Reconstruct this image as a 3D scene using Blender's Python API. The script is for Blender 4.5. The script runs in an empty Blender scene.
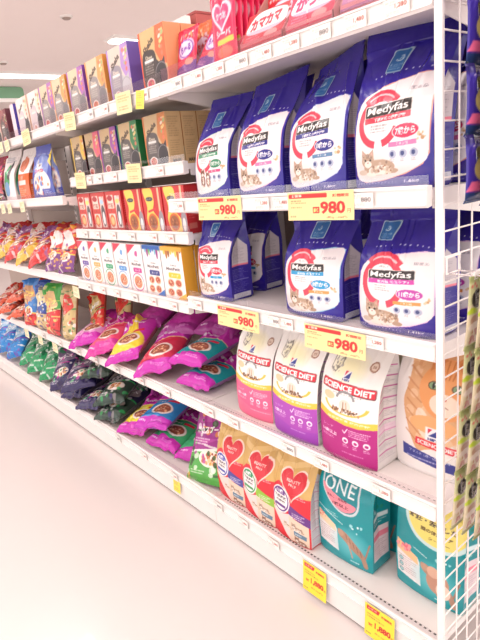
import bpy, math, random
import numpy as np
from mathutils import Matrix, Vector

# ------------------------------------------------------------------ camera, world, light
SC = bpy.context.scene
COL = SC.collection
SC.view_settings.view_transform = 'Standard'
SC.view_settings.look = 'None'
SC.view_settings.gamma = 1.0
SC.view_settings.use_curve_mapping = False
SC.view_settings.exposure = 0.12

cam_data = bpy.data.cameras.new('camera')
cam = bpy.data.objects.new('camera', cam_data)
COL.objects.link(cam)
RR = ((0.76676612, -0.63380363, -0.10179724),
      (-0.24471856, -0.1420065, -0.95913867),
      (0.5934497, 0.7603467, -0.26398929))
cam.matrix_world = Matrix(((RR[0][0], -RR[1][0], -RR[2][0], -0.9448),
                           (RR[0][1], -RR[1][1], -RR[2][1], -0.5542),
                           (RR[0][2], -RR[1][2], -RR[2][2], 1.2726),
                           (0, 0, 0, 1)))
cam_data.sensor_fit = 'VERTICAL'
cam_data.sensor_height = 32.0
cam_data.sensor_width = 24.0
cam_data.lens = 535.65 / 640 * 32.0
cam_data.clip_start = 0.01
SC.camera = cam

world = bpy.data.worlds.new('world')
SC.world = world
world.use_nodes = True
world.node_tree.nodes['Background'].inputs[0].default_value = (1.0, 0.958, 0.948, 1)
world.node_tree.nodes['Background'].inputs[1].default_value = 2.0

CEIL = 3.0
LAMPS = []
for i, (y, xs) in enumerate([(-2.3, (-3.2, -1.3, 0.6)), (-0.25, (-3.2, -1.3, 0.6)), (1.8, (-3.2, -1.3, 0.6, 2.5)),
                             (3.85, (-2.2, -0.3, 1.6 + 1.9)), (5.85, (-1.3, 3.15)), (8.0, (-1.3, 2.1))]):
    for x in xs:
        LAMPS.append((x, y))
for (x, y) in LAMPS:
    ld = bpy.data.lights.new('tube_light', 'AREA')
    ld.shape = 'RECTANGLE'
    ld.size = 1.2
    ld.size_y = 0.22
    ld.energy = 12
    ld.color = (1.0, 0.955, 0.935)
    lo = bpy.data.objects.new('tube_light', ld)
    COL.objects.link(lo)
    lo.location = (x, y, CEIL - 0.075)

# ------------------------------------------------------------------ helpers
PI = math.pi
def lin(c):
    c = np.asarray(c, float) / 255.0
    return np.where(c <= 0.04045, c / 12.92, ((c + 0.055) / 1.055) ** 2.4)

def mat(name, rgb, rough=0.5, metal=0.0, coat=0.0, noise=0.0, bump=0.0, scale=60, emit=None, spec=0.5):
    m = bpy.data.materials.new(name)
    m.use_nodes = True
    nt = m.node_tree
    b = nt.nodes['Principled BSDF']
    b.inputs['Roughness'].default_value = rough
    b.inputs['Metallic'].default_value = metal
    b.inputs['Coat Weight'].default_value = coat
    b.inputs['Specular IOR Level'].default_value = spec
    src = None
    if rgb == 'paint':
        a = nt.nodes.new('ShaderNodeVertexColor')
        a.layer_name = 'paint'
        src = a.outputs['Color']
    else:
        r = nt.nodes.new('ShaderNodeRGB')
        r.outputs[0].default_value = (*lin(rgb), 1)
        src = r.outputs[0]
    tc = nt.nodes.new('ShaderNodeTexCoord')
    n = nt.nodes.new('ShaderNodeTexNoise')
    n.inputs['Scale'].default_value = scale
    n.inputs['Detail'].default_value = 3
    nt.links.new(tc.outputs['Object'], n.inputs['Vector'])
    if noise:
        mp = nt.nodes.new('ShaderNodeMapRange')
        mp.inputs['To Min'].default_value = 1 - noise
        mp.inputs['To Max'].default_value = 1 + noise
        nt.links.new(n.outputs['Fac'], mp.inputs['Value'])
        v = nt.nodes.new('ShaderNodeVectorMath')
        v.operation = 'SCALE'
        nt.links.new(src, v.inputs[0])
        nt.links.new(mp.outputs['Result'], v.inputs['Scale'])
        src = v.outputs[0]
    nt.links.new(src, b.inputs['Base Color'])
    if bump:
        bp = nt.nodes.new('ShaderNodeBump')
        bp.inputs['Strength'].default_value = bump
        bp.inputs['Distance'].default_value = 0.002
        nt.links.new(n.outputs['Fac'], bp.inputs['Height'])
        nt.links.new(bp.outputs['Normal'], b.inputs['Normal'])
    if emit:
        b.inputs['Emission Color'].default_value = (*lin(rgb), 1)
        b.inputs['Emission Strength'].default_value = emit
    return m

M_FILM = mat('printed_film', 'paint', 0.22, bump=0.25, scale=45)
M_MATTE = mat('printed_matte_film', 'paint', 0.42, bump=0.2, scale=45)
M_CARD = mat('printed_card', 'paint', 0.38, noise=0.02, scale=80)
M_PAPER = mat('printed_paper', 'paint', 0.55, noise=0.02, scale=90)
M_WHITE = mat('white_enamel', (238, 230, 226), 0.32, noise=0.02, scale=12)
M_RAIL = mat('white_rail_plastic', (240, 233, 230), 0.35, noise=0.02, scale=20)
M_BACK = mat('grey_back_panel', (166, 148, 138), 0.5, noise=0.04, scale=9)
M_WIRE = mat('white_wire', (244, 236, 232), 0.3, noise=0.02)
M_DARK = mat('dark_gap', (40, 34, 36), 0.7, noise=0.05)
M_CEIL = mat('ceiling_board', (252, 240, 236), 0.9, noise=0.015, scale=3)
M_WALL = mat('far_wall_paint', (238, 222, 218), 0.8, noise=0.02, scale=2)
M_FLOOR = mat('polished_vinyl_floor', (226, 217, 214), 0.24, noise=0.012, scale=4, coat=0.2)
M_LAMP = mat('lamp_diffuser', (255, 250, 246), 0.5, emit=3.0)
M_LAMPB = mat('lamp_housing', (240, 234, 230), 0.5)
M_GREEN = mat('green_sign_board', (120, 165, 130), 0.5, noise=0.02)
M_CHROME = mat('chrome_hook', (215, 210, 210), 0.2, metal=0.9)

def clear_mat(name, tint=(1, 1, 1), refl=0.10, rough=0.05):
    m = bpy.data.materials.new(name)
    m.use_nodes = True
    nt = m.node_tree
    nt.nodes.clear()
    out = nt.nodes.new('ShaderNodeOutputMaterial')
    t = nt.nodes.new('ShaderNodeBsdfTransparent')
    t.inputs[0].default_value = (*tint, 1)
    g = nt.nodes.new('ShaderNodeBsdfGlossy')
    g.inputs['Roughness'].default_value = rough
    mx = nt.nodes.new('ShaderNodeMixShader')
    mx.inputs[0].default_value = refl
    nt.links.new(t.outputs[0], mx.inputs[1])
    nt.links.new(g.outputs[0], mx.inputs[2])
    nt.links.new(mx.outputs[0], out.inputs['Surface'])
    return m
M_CLEAR = clear_mat('clear_guard_plastic', (0.97, 0.95, 0.96), 0.08)
M_PINKCLEAR = clear_mat('pink_tinted_guard_plastic', (0.98, 0.80, 0.88), 0.12)
M_TRAY = clear_mat('clear_tray_plastic', (0.96, 0.95, 0.97), 0.03)

def mesh_from(name, V, F, mats, colors=None, smooth=False, midx=None):
    me = bpy.data.meshes.new(name)
    V = np.asarray(V, np.float32)
    if isinstance(F, np.ndarray):
        nF = len(F); k = F.shape[1]
        me.vertices.add(len(V)); me.vertices.foreach_set('co', V.ravel())
        me.loops.add(nF * k); me.loops.foreach_set('vertex_index', F.astype(np.int32).ravel())
        me.polygons.add(nF)
        me.polygons.foreach_set('loop_start', np.arange(0, nF * k, k, dtype=np.int32))
        me.update(calc_edges=True)
    else:
        me.from_pydata([tuple(map(float, v)) for v in V], [], [tuple(f) for f in F])
    for m in (mats if isinstance(mats, (list, tuple)) else [mats]):
        me.materials.append(m)
    if smooth:
        me.polygons.foreach_set('use_smooth', np.ones(len(me.polygons), bool))
    if midx is not None:
        me.polygons.foreach_set('material_index', np.asarray(midx, np.int32))
    if colors is not None:
        ca = me.color_attributes.new('paint', 'FLOAT_COLOR', 'POINT')
        cc = np.ones((len(V), 4), np.float32)
        q = np.asarray(colors, float)
        cc[:, :3] = lin(q*.965+7)      # lifts the blacks: hazy matte-filter tone put into the print colours
        ca.data.foreach_set('color', cc.ravel())
    me.update()
    return me

def link(name, me, parent=None, kind=None, label=None):
    o = bpy.data.objects.new(name, me)
    COL.objects.link(o)
    if parent is not None:
        o.parent = parent
    if kind: o['kind'] = kind
    if label: o['label'] = label
    return o

def thing(name, label, cat, M=None, group=None):
    o = bpy.data.objects.new(name, None)
    o.empty_display_size = 0.05
    COL.objects.link(o)
    o['label'] = label; o['category'] = cat
    if group: o['group'] = group
    if M is not None: o.matrix_world = M
    return o

def tag(o, label, cat, group=None):
    o['label'] = label; o['category'] = cat
    if group: o['group'] = group
    return o

class MB:
    """collects simple shapes for one mesh"""
    def __init__(s): s.V = []; s.F = []
    def add(s, V, F):
        n = len(s.V); s.V += [tuple(v) for v in V]; s.F += [tuple(i + n for i in f) for f in F]; return s
    def box(s, x0, y0, z0, x1, y1, z1):
        V = [(x0,y0,z0),(x1,y0,z0),(x1,y1,z0),(x0,y1,z0),(x0,y0,z1),(x1,y0,z1),(x1,y1,z1),(x0,y1,z1)]
        return s.add(V, [(0,3,2,1),(4,5,6,7),(0,1,5,4),(1,2,6,5),(2,3,7,6),(3,0,4,7)])
    def prism(s, pts, axis, a, b):
        """pts 2d polygon extruded along axis from a to b"""
        def mk(p, t):
            return {0: (t, p[0], p[1]), 1: (p[0], t, p[1]), 2: (p[0], p[1], t)}[axis]
        n = len(pts)
        V = [mk(p, a) for p in pts] + [mk(p, b) for p in pts]
        F = [tuple(range(n)), tuple(range(2*n-1, n-1, -1))] + [(i, i+n, (i+1) % n + n, (i+1) % n) for i in range(n)]
        return s.add(V, F)
    def tube(s, pts, r, n=6):
        P = [Vector(p) for p in pts]
        V = []; F = []
        for i, p in enumerate(P):
            d = (P[min(i+1, len(P)-1)] - P[max(i-1, 0)]).normalized()
            u = d.cross(Vector((0,0,1)))
            if u.length < 1e-3: u = d.cross(Vector((0,1,0)))
            u.normalize(); w = d.cross(u)
            for k in range(n):
                a = 2*PI*k/n
                V.append(p + (u*math.cos(a) + w*math.sin(a))*r)
        for i in range(len(P)-1):
            for k in range(n):
                F.append((i*n+k, i*n+(k+1) % n, (i+1)*n+(k+1) % n, (i+1)*n+k))
        F.append(tuple(range(n-1, -1, -1))); F.append(tuple((len(P)-1)*n+k for k in range(n)))
        return s.add(V, F)
    def mesh(s, name, m, smooth=False):
        me = mesh_from(name, s.V, s.F, m, smooth=False)
        import bmesh
        bm = bmesh.new(); bm.from_mesh(me)
        bmesh.ops.recalc_face_normals(bm, faces=bm.faces)
        bm.to_mesh(me); bm.free()
        if smooth: me.polygons.foreach_set('use_smooth', np.ones(len(me.polygons), bool))
        return me
    def obj(s, name, m, parent=None, **k): return link(name, s.mesh(name, m), parent, **k)

# ------------------------------------------------------------------ printed artwork, drawn procedurally
PX = 0.05   # cm per canvas cell
_tc = {}
_tcurve = bpy.data.curves.new('lettering_source', 'FONT')
_tobj = bpy.data.objects.new('lettering_source', _tcurve)
COL.objects.link(_tobj)
TH = 48
def text_mask(body, bold=0.0):
    key = (body, bold)
    if key in _tc: return _tc[key]
    _tcurve.body = body; _tcurve.resolution_u = 3; _tcurve.offset = bold
    bpy.context.view_layer.update()
    dg = bpy.context.evaluated_depsgraph_get()
    ev = _tobj.evaluated_get(dg)
    me = ev.to_mesh()
    me.calc_loop_triangles()
    n = len(me.vertices)
    co = np.empty(n*3, np.float32); me.vertices.foreach_get('co', co); co = co.reshape(-1, 3)[:, :2]
    nt = len(me.loop_triangles)
    tr = np.empty(nt*3, np.int32); me.loop_triangles.foreach_get('vertices', tr); tr = tr.reshape(-1, 3)
    ev.to_mesh_clear()
    if n == 0: return np.zeros((4, 4), np.float32)
    mn = co.min(0); mx = co.max(0)
    sc = TH / max(mx[1]-mn[1], 1e-3)
    q = (co - mn) * sc
    w = int(math.ceil((mx[0]-mn[0])*sc))+2; h = TH+2
    m = np.zeros((h, w), np.float32)
    T = q[tr]
    for a, b, c in T:
        x0 = int(max(0, math.floor(min(a[0], b[0], c[0])))); x1 = int(min(w-1, math.ceil(max(a[0], b[0], c[0]))))
        y0 = int(max(0, math.floor(min(a[1], b[1], c[1])))); y1 = int(min(h-1, math.ceil(max(a[1], b[1], c[1]))))
        if x1 < x0 or y1 < y0: continue
        xs = np.arange(x0, x1+1)+0.5; ys = (np.arange(y0, y1+1)+0.5)[:, None]
        d = (b[0]-a[0])*(c[1]-a[1])-(b[1]-a[1])*(c[0]-a[0])
        if abs(d) < 1e-9: continue
        e0 = ((b[0]-a[0])*(ys-a[1])-(b[1]-a[1])*(xs-a[0]))/d
        e1 = ((c[0]-b[0])*(ys-b[1])-(c[1]-b[1])*(xs-b[0]))/d
        e2 = ((a[0]-c[0])*(ys-c[1])-(a[1]-c[1])*(xs-c[0]))/d
        m[y0:y1+1, x0:x1+1][(e0 >= -.02) & (e1 >= -.02) & (e2 >= -.02)] = 1
    _tc[key] = m
    return m

class Art:
    """a flat printed design; cm, origin bottom left"""
    def __init__(s, w, h, col):
        s.w = w; s.h = h
        s.nx = int(round(w/PX)); s.ny = int(round(h/PX))
        s.a = np.empty((s.ny, s.nx, 3), np.float32); s.a[:] = col
        s.X, s.Y = np.meshgrid((np.arange(s.nx)+.5)*PX, (np.arange(s.ny)+.5)*PX)
        s.rng = np.random.RandomState(int(w*7+h*3))
    def put(s, m, col, al=1.0):
        m = m.astype(np.float32)*al
        s.a += (np.array(col, np.float32)-s.a)*m[..., None]
        return s
    def rect(s, x0, y0, x1, y1, col, al=1): return s.put((s.X >= x0) & (s.X <= x1) & (s.Y >= y0) & (s.Y <= y1), col, al)
    def rot(s, cx, cy, r):
        c, n = math.cos(r), math.sin(r); dx = s.X-cx; dy = s.Y-cy
        return dx*c+dy*n, -dx*n+dy*c
    def rrect(s, cx, cy, w, h, col, r=0, al=1, rad=0.3):
        u, v = s.rot(cx, cy, r)
        dx = np.maximum(np.abs(u)-w/2+rad, 0); dy = np.maximum(np.abs(v)-h/2+rad, 0)
        return s.put(np.hypot(dx, dy) <= rad, col, al)
    def ell(s, cx, cy, rx, ry, col, r=0, al=1):
        u, v = s.rot(cx, cy, r)
        return s.put((u/rx)**2+(v/ry)**2 <= 1, col, al)
    def glow(s, cx, cy, rx, ry, col, al=1):
        d = ((s.X-cx)/rx)**2+((s.Y-cy)/ry)**2
        return s.put(np.clip(1-d, 0, 1), col, al)
    def ring(s, cx, cy, r0, r1, col, a0=-180, a1=180, fy=1.0, al=1):
        u, v = s.rot(cx, cy, 0); v = v/fy; d = np.hypot(u, v); a = np.degrees(np.arctan2(v, u))
        m = (d >= r0) & (d <= r1) & (((a >= a0) & (a <= a1)) | ((a+360 >= a0) & (a+360 <= a1)))
        return s.put(m, col, al)
    def polymask(s, pts):
        m = np.zeros(s.X.shape, bool); n = len(pts)
        for i in range(n):
            x0, y0 = pts[i]; x1, y1 = pts[(i+1) % n]
            if y0 == y1: continue
            c = ((s.Y >= y0) != (s.Y >= y1)) & (s.X < (x1-x0)*(s.Y-y0)/(y1-y0)+x0)
            m ^= c
        return m
    def poly(s, pts, col, al=1): return s.put(s.polymask(pts), col, al)
    def curve(s, pts, col, al=1, n=8):
        P = [np.array(p, float) for p in pts]; out = []; N = len(P)
        for i in range(N):
            a, b, c, d = P[i-1], P[i], P[(i+1) % N], P[(i+2) % N]
            for k in range(n):
                t = k/n
                out.append(tuple(.5*((2*b)+(-a+c)*t+(2*a-5*b+4*c-d)*t*t+(-a+3*b-3*c+d)*t**3)))
        return s.poly(out, col, al)
    def line(s, x0, y0, x1, y1, w, col, al=1):
        dx, dy = x1-x0, y1-y0; L2 = dx*dx+dy*dy
        t = np.clip(((s.X-x0)*dx+(s.Y-y0)*dy)/L2, 0, 1)
        return s.put(np.hypot(s.X-x0-t*dx, s.Y-y0-t*dy) <= w/2, col, al)
    def text(s, body, cx, cy, h, col, w=None, r=0, bold=0.0, al=1, shear=0.0):
        m = text_mask(body, bold)
        k = m.shape[0]/h
        kw = m.shape[1]/w if w else k
        u, v = s.rot(cx, cy, r)
        u = u - shear*v
        iu = (u*kw+m.shape[1]/2); iv = (v*k+m.shape[0]/2)
        ok = (iu >= 0) & (iu < m.shape[1]) & (iv >= 0) & (iv < m.shape[0])
        q = np.zeros(s.X.shape, np.float32)
        q[ok] = m[iv[ok].astype(int), iu[ok].astype(int)]
        return s.put(q, col, al)
    def fine(s, x0, y0, x1, y1, rows, col, al=0.8, fill=0.55):
        """rows of tiny unreadable print"""
        st = (y1-y0)/rows
        for i in range(rows):
            y = y1-(i+.5)*st
            x = x0; end = x1-s.rng.rand()*(x1-x0)*.35
            while x < end:
                L = .15+s.rng.rand()*.7
                s.rect(x, y-st*fill/2, min(x+L, end), y+st*fill/2, col, al*(.55+.45*s.rng.rand()))
                x += L+.12
        return s
    def blobs(s, x0, y0, x1, y1, n, r, cols, al=1):
        for i in range(n):
            q = .6+.7*s.rng.rand()
            s.ell(x0+(x1-x0)*s.rng.rand(), y0+(y1-y0)*s.rng.rand(), r*q, r*q*(.6+.5*s.rng.rand()), cols[s.rng.randint(len(cols))], s.rng.rand()*3, al)
        return s
    def grid(s, nu, nv):
        """colours at a (nv+1, nu+1) lattice, area averaged"""
        I = np.zeros((s.ny+1, s.nx+1, 3)); I[1:, 1:] = s.a.cumsum(0).cumsum(1)
        def ed(n, N):
            c = np.arange(n+1)/n*N; hw = max(.5, N/n/2*.8)
            lo = np.clip(np.round(c-hw), 0, N-1).astype(int); hi = np.clip(np.round(c+hw), lo+1, N).astype(int)
            return lo, hi
        x0, x1 = ed(nu, s.nx); y0, y1 = ed(nv, s.ny)
        S = I[y1][:, x1]-I[y0][:, x1]-I[y1][:, x0]+I[y0][:, x0]
        A = ((y1-y0)[:, None]*(x1-x0)[None, :])[..., None]
        return S/A

def cat_pic(c, cx, cy, s, base=(182, 152, 128), dark=(116, 90, 76), light=(238, 226, 214), lying=True):
    """a small tabby cat: body, head, ears, face, soft mottled fur"""
    mid = tuple((a+b)//2 for a, b in zip(base, light))
    if lying:
        c.ell(cx+.35*s, cy-.28*s, 1.0*s, .40*s, base); c.ell(cx+.45*s, cy-.42*s, .75*s, .24*s, light)
        c.ell(cx-.75*s, cy-.5*s, .32*s, .14*s, mid); c.ell(cx-.1*s, cy-.6*s, .36*s, .13*s, light); c.ell(cx+1.25*s, cy-.5*s, .3*s, .12*s, base)
        hx, hy = cx-.35*s, cy+.08*s
        c.blobs(cx-.1*s, cy-.5*s, cx+1.2*s, cy+.05*s, 34, .10*s, [base, dark, mid, base], .6)
    else:
        c.ell(cx, cy-.5*s, .5*s, .75*s, base); c.ell(cx, cy-.45*s, .24*s, .5*s, light)
        c.ell(cx-.2*s, cy-1.15*s, .16*s, .2*s, light); c.ell(cx+.2*s, cy-1.15*s, .16*s, .2*s, light)
        c.blobs(cx-.4*s, cy-1.1*s, cx+.4*s, cy+.1*s, 26, .10*s, [base, dark, mid, base], .6)
        hx, hy = cx, cy+.35*s
    for k in (-1, 1):
        c.poly([(hx+k*.42*s, hy+.08*s), (hx+k*.40*s, hy+.60*s), (hx+k*.05*s, hy+.32*s)], base); c.poly([(hx+k*.35*s, hy+.22*s), (hx+k*.35*s, hy+.48*s), (hx+k*.16*s, hy+.32*s)], (206, 164, 150))
    c.ell(hx, hy, .45*s, .38*s, base); c.blobs(hx-.35*s, hy, hx+.35*s, hy+.33*s, 14, .07*s, [dark, base, mid], .6)
    c.ell(hx, hy-.17*s, .26*s, .18*s, light)
    for k in (-1, 0, 1): c.line(hx+k*.1*s, hy+.33*s, hx+k*.07*s, hy+.16*s, .05*s, dark, .7)
    for k in (-1, 1): c.ell(hx+k*.18*s, hy+.03*s, .075*s, .065*s, (52, 44, 40))
    c.ell(hx, hy-.1*s, .05*s, .035*s, (170, 104, 100))

# ------------------------------------------------------------------ bags
def sheet(P, nu, nv, flip=False):
    V = P.reshape(-1, 3)
    i = np.arange(nv)[:, None]*(nu+1)+np.arange(nu)[None, :]
    i = i.ravel()
    F = np.stack([i, i+1, i+nu+2, i+nu+1], 1)
    if flip: F = F[:, ::-1]
    return V, F

def smooth(t): t = np.clip(t, 0, 1); return t*t*(3-2*t)

class BagShape:
    def __init__(s, W, H, D, seed=0, taper=.55, lean=.05, wr=.0025, pinch=False, twist=0.0, gus=.018, narrow=0.0, cf=.72, topw=1.0, upw=2.0, skew=0.0):
        lean = 0.0 if pinch else lean
        s.__dict__.update(W=W, H=H, D=D, taper=taper, lean=lean, wr=wr, pinch=pinch, twist=twist, gus=gus, narrow=narrow, cf=cf, topw=topw, upw=upw, skew=skew)
        r = np.random.RandomState(seed+11)
        lo, hi, nw = (40, 190, 9) if pinch else (12, 75, 8)
        s.waves = [(r.uniform(-PI, PI), r.uniform(lo, hi), r.uniform(0, 6.3), r.uniform(.4, 1)) for _ in range(nw)]
        s.waves = [(a, f, p, k*min(1, 60/f)) for a, f, p, k in s.waves]
        s.fold = [(r.uniform(-.9, .9), r.uniform(-1.2, 1.2), r.uniform(.5, 1)) for _ in range(5)]
    def ab(s, v):
        if s.pinch:
            e = np.clip(1-np.abs(2*v-1)**4, 0, 1)**.6
            A = s.W/2*(1-.07*np.sin(PI*v))
            return A, np.maximum(s.D/2*e, .0012)
        A = s.W/2*(1-.07*np.clip(1-v/.05, 0, 1)**2 + .02*np.sin(PI*np.clip(v/.7, 0, 1)) - s.narrow*v)
        A = A*(1+(s.topw-1)*smooth((v-.75)/.25))
        B = s.D/2*(1-.1*np.clip(1-v/.04, 0, 1)**2)*(1-smooth((v-s.taper)/(1.02-s.taper)))
        return A, np.maximum(B, .0012)
    def bend(s, x, y, v):
        y = y + s.lean*np.clip((v-.25)/.75, 0, 1)**1.6
        y = y + s.twist*x*np.clip((v-.55)/.45, 0, 1)
        return y
    def wrinkle(s, x, v):
        z = v*s.H
        w = np.zeros(np.broadcast(x, z).shape)
        for a, f, p, k in s.waves:
            w = w + k*(np.abs(np.sin((x*math.cos(a)+z*math.sin(a))*f*.5+p))-.63)
        g = .35+ (s.upw if not s.pinch else 1.0)*smooth((v-s.taper)/(1-s.taper)) if not s.pinch else .4+1.4*np.abs(2*v-1)**2
        w = w*g
        for x0, sl, k in s.fold:
            d = (x/(s.W/2)-x0-sl*(v-1))
            w = w+3.6*k*np.exp(-(d/.055)**2)*smooth((v-s.taper*.9)/.3)
        return w*s.wr
    def front(s, u, v):
        A, B = s.ab(v)
        x = A*u
        if s.pinch:
            y = -B*np.clip(1-np.abs(u)**2.6, 0, 1)**.6
            e = np.clip(1-np.abs(u)**4, 0, 1)
        else:
            y = -B*(s.cf+(1-s.cf)*(1-np.abs(u)**2.6)); e = 1.0*(B > .004)
        y = y-s.wrinkle(x, v)*(e*.8+.2)
        return np.stack(np.broadcast_arrays(x, s.bend(x, y, v), s.H*v*(1+s.skew*x/(s.W/2)*v**3)), -1)
    def back(s, u, v):
        A, B = s.ab(v); x = A*u
        if s.pinch: y = B*np.clip(1-np.abs(u)**2.6, 0, 1)**.6
        else: y = B*(s.cf+(1-s.cf)*(1-np.abs(u)**2.6))+.0006
        y = np.where(np.abs(u) >= .999, y, y) + (0 if s.pinch else 0)
        if s.pinch:  y = y - s.wrinkle(x, v)*.2
        else: y = np.maximum(y, -B*s.cf*0 - s.wrinkle(x, v)*(1.0*(B<=.004)) + .0006)
        return np.stack(np.broadcast_arrays(x, s.bend(x, y, v), s.H*v*(1+s.skew*x/(s.W/2)*v**3)), -1)
    def side(s, sg, t, v):
        """t from -1 (front edge) to 1 (back edge)"""
        A, B = s.ab(v)
        g = s.gus*smooth(v/.25)*(.4+.6*smooth((v-.2)/.5))
        x = sg*(A-g*(1-np.abs(t))*np.clip(B/(s.D/2)*1.6, 0, 1))
        xe = sg*A
        yf = -B*s.cf - s.wrinkle(xe, v)*np.where(B > .004, 1.0, .2)
        yb = B*s.cf+.0006
        y = yf+(yb-yf)*(t+1)/2
        return np.stack(np.broadcast_arrays(x, s.bend(x, y, v), s.H*v*(1+s.skew*x/(s.W/2)*v**3)), -1)

def bag_parts(S, front, side=None, backcol=None, nu=None, sticker=None, mat_=None, seal=.018, sealcol=None):
    """returns list of (name, mesh, label)"""
    mat_ = mat_ or M_FILM
    nu = nu or max(20, int(S.W/.0018)); nv = int(nu*S.H/S.W)
    u, v = np.meshgrid(np.linspace(-1, 1, nu+1), np.linspace(0, 1, nv+1))
    V, F = sheet(S.front(u, v), nu, nv); C = front.grid(nu, nv).reshape(-1, 3)
    Vs, Fs, Cs = [V], [F], [C]; n = len(V)
    avg = front.a.reshape(-1, 3).mean(0) if backcol is None else np.array(backcol)
    def add(V, F, C):
        nonlocal n
        Vs.append(V); Fs.append(F+n); Cs.append(C); n += len(V)
    mu = max(8, nu//5); 
    u2, v2 = np.meshgrid(np.linspace(-1, 1, mu+1), np.linspace(0, 1, nv+1))
    V, F = sheet(S.back(u2, v2), mu, nv, True); add(V, F, np.tile(avg, (len(V), 1)))
    if not S.pinch:
        ns = max(8, int(nu*S.D/S.W*.6)//2*2)
        t, v3 = np.meshgrid(np.linspace(-1, 1, ns+1), np.linspace(0, 1, nv+1))
        for sg in (1, -1):
            V, F = sheet(S.side(sg, t, v3), ns, nv, sg < 0)
            if side is not None:
                g = side.grid(ns, nv)
                if sg < 0: g = g[:, ::-1]
                add(V, F, g.reshape(-1, 3))
            else: add(V, F, np.tile(avg, (len(V), 1)))
        # bottom
        A, B = S.ab(np.array(0.0))
        bu = np.linspace(-1, 1, 9)
        fr = S.front(bu, np.zeros(9)); bk = S.back(bu, np.zeros(9))
        V = np.concatenate([fr, bk]); V[:, 2] += .0004
        F = np.array([[i, i+9, i+10, i+1] for i in range(8)]); add(V, F, np.tile(avg*.6, (18, 1)))
    me = mesh_from('pouch', np.concatenate(Vs), np.concatenate(Fs), mat_, np.concatenate(Cs), True)
    out = [('pouch', me, None)]
    # heat sealed strips, ribbed
    def strip(vend, sgn):
        k = 12; m = max(10, nu//3)
        us = np.linspace(-1, 1, m+1); base = S.front(us, np.full(m+1, vend))
        inner = S.front(us, np.full(m+1, vend-.03*sgn)); d = base-inner
        ln = np.linalg.norm(d, axis=1, keepdims=True); d = d.mean(0)/np.linalg.norm(d.mean(0))
        rows = []
        for j in range(k+1):
            p = base+d*seal*j/k
            off = .0005*(j % 2)
            rows.append(p+np.array([0, -.0006-off, 0]))
        R = np.stack(rows); bk = R.copy(); bk[..., 1] += .0022
        V1, F1 = sheet(R, m, k, sgn < 0); V2, F2 = sheet(bk, m, k, sgn > 0)
        V = np.concatenate([V1, V2]); nn = len(V1)
        eF = []
        for i in range(m): eF.append([k*(m+1)+i, k*(m+1)+i+1, nn+k*(m+1)+i+1, nn+k*(m+1)+i])
        for j in range(k):
            a = j*(m+1); eF.append([a, a+m+1, nn+a+m+1, nn+a]); a += m; eF.append([a, a+m+1, nn+a+m+1, nn+a])
        F = np.concatenate([F1, F2+nn, np.array(eF)])
        g = front.grid(m, 30)[-1 if sgn > 0 else 0]
        if sealcol is not None: g = np.tile(np.array(sealcol, float), (m+1, 1))
        C = np.concatenate([np.tile(g, (k+1, 1))]*2)
        return mesh_from('top_seal' if sgn > 0 else 'bottom_seal', V, F, mat_, C, True)
    out.append(('top_seal', strip(1.0, 1), None))
    if S.pinch: out.append(('bottom_seal', strip(0.0, -1), None))
    if sticker:
        art, u0, u1, v0, v1, nm, lb = sticker
        k = 24; m = 24
        u, v = np.meshgrid(np.linspace(u0, u1, k+1), np.linspace(v0, v1, m+1))
        P = S.front(u, v); P[..., 1] -= .0012; P[..., 2] += .0006
        V, F = sheet(P, k, m)
        out.append((nm, mesh_from(nm, V, F, mat_, art.grid(k, m).reshape(-1, 3), True), lb))
    return out

def put(name, label, cat, parts, M, group=None):
    t = thing(name, label, cat, M, group)
    for nm, me, lb in parts: link(nm, me, t, label=lb)
    return t

def MS(x, y, z, yaw=0):
    """standing on a shelf, front to the aisle; x = middle of its depth"""
    return Matrix.Translation((x, y, z)) @ Matrix.Rotation(math.radians(-90+yaw), 4, 'Z')
def ML(x, y, z, yaw=0, pitch=0, roll=0):
    """lying with its front up and its foot at the aisle"""
    r = math.radians
    return Matrix.Translation((x, y, z)) @ Matrix.Rotation(r(-90+yaw), 4, 'Z') @ Matrix.Rotation(r(roll), 4, 'Y') @ Matrix.Rotation(r(-90+pitch), 4, 'X')

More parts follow.
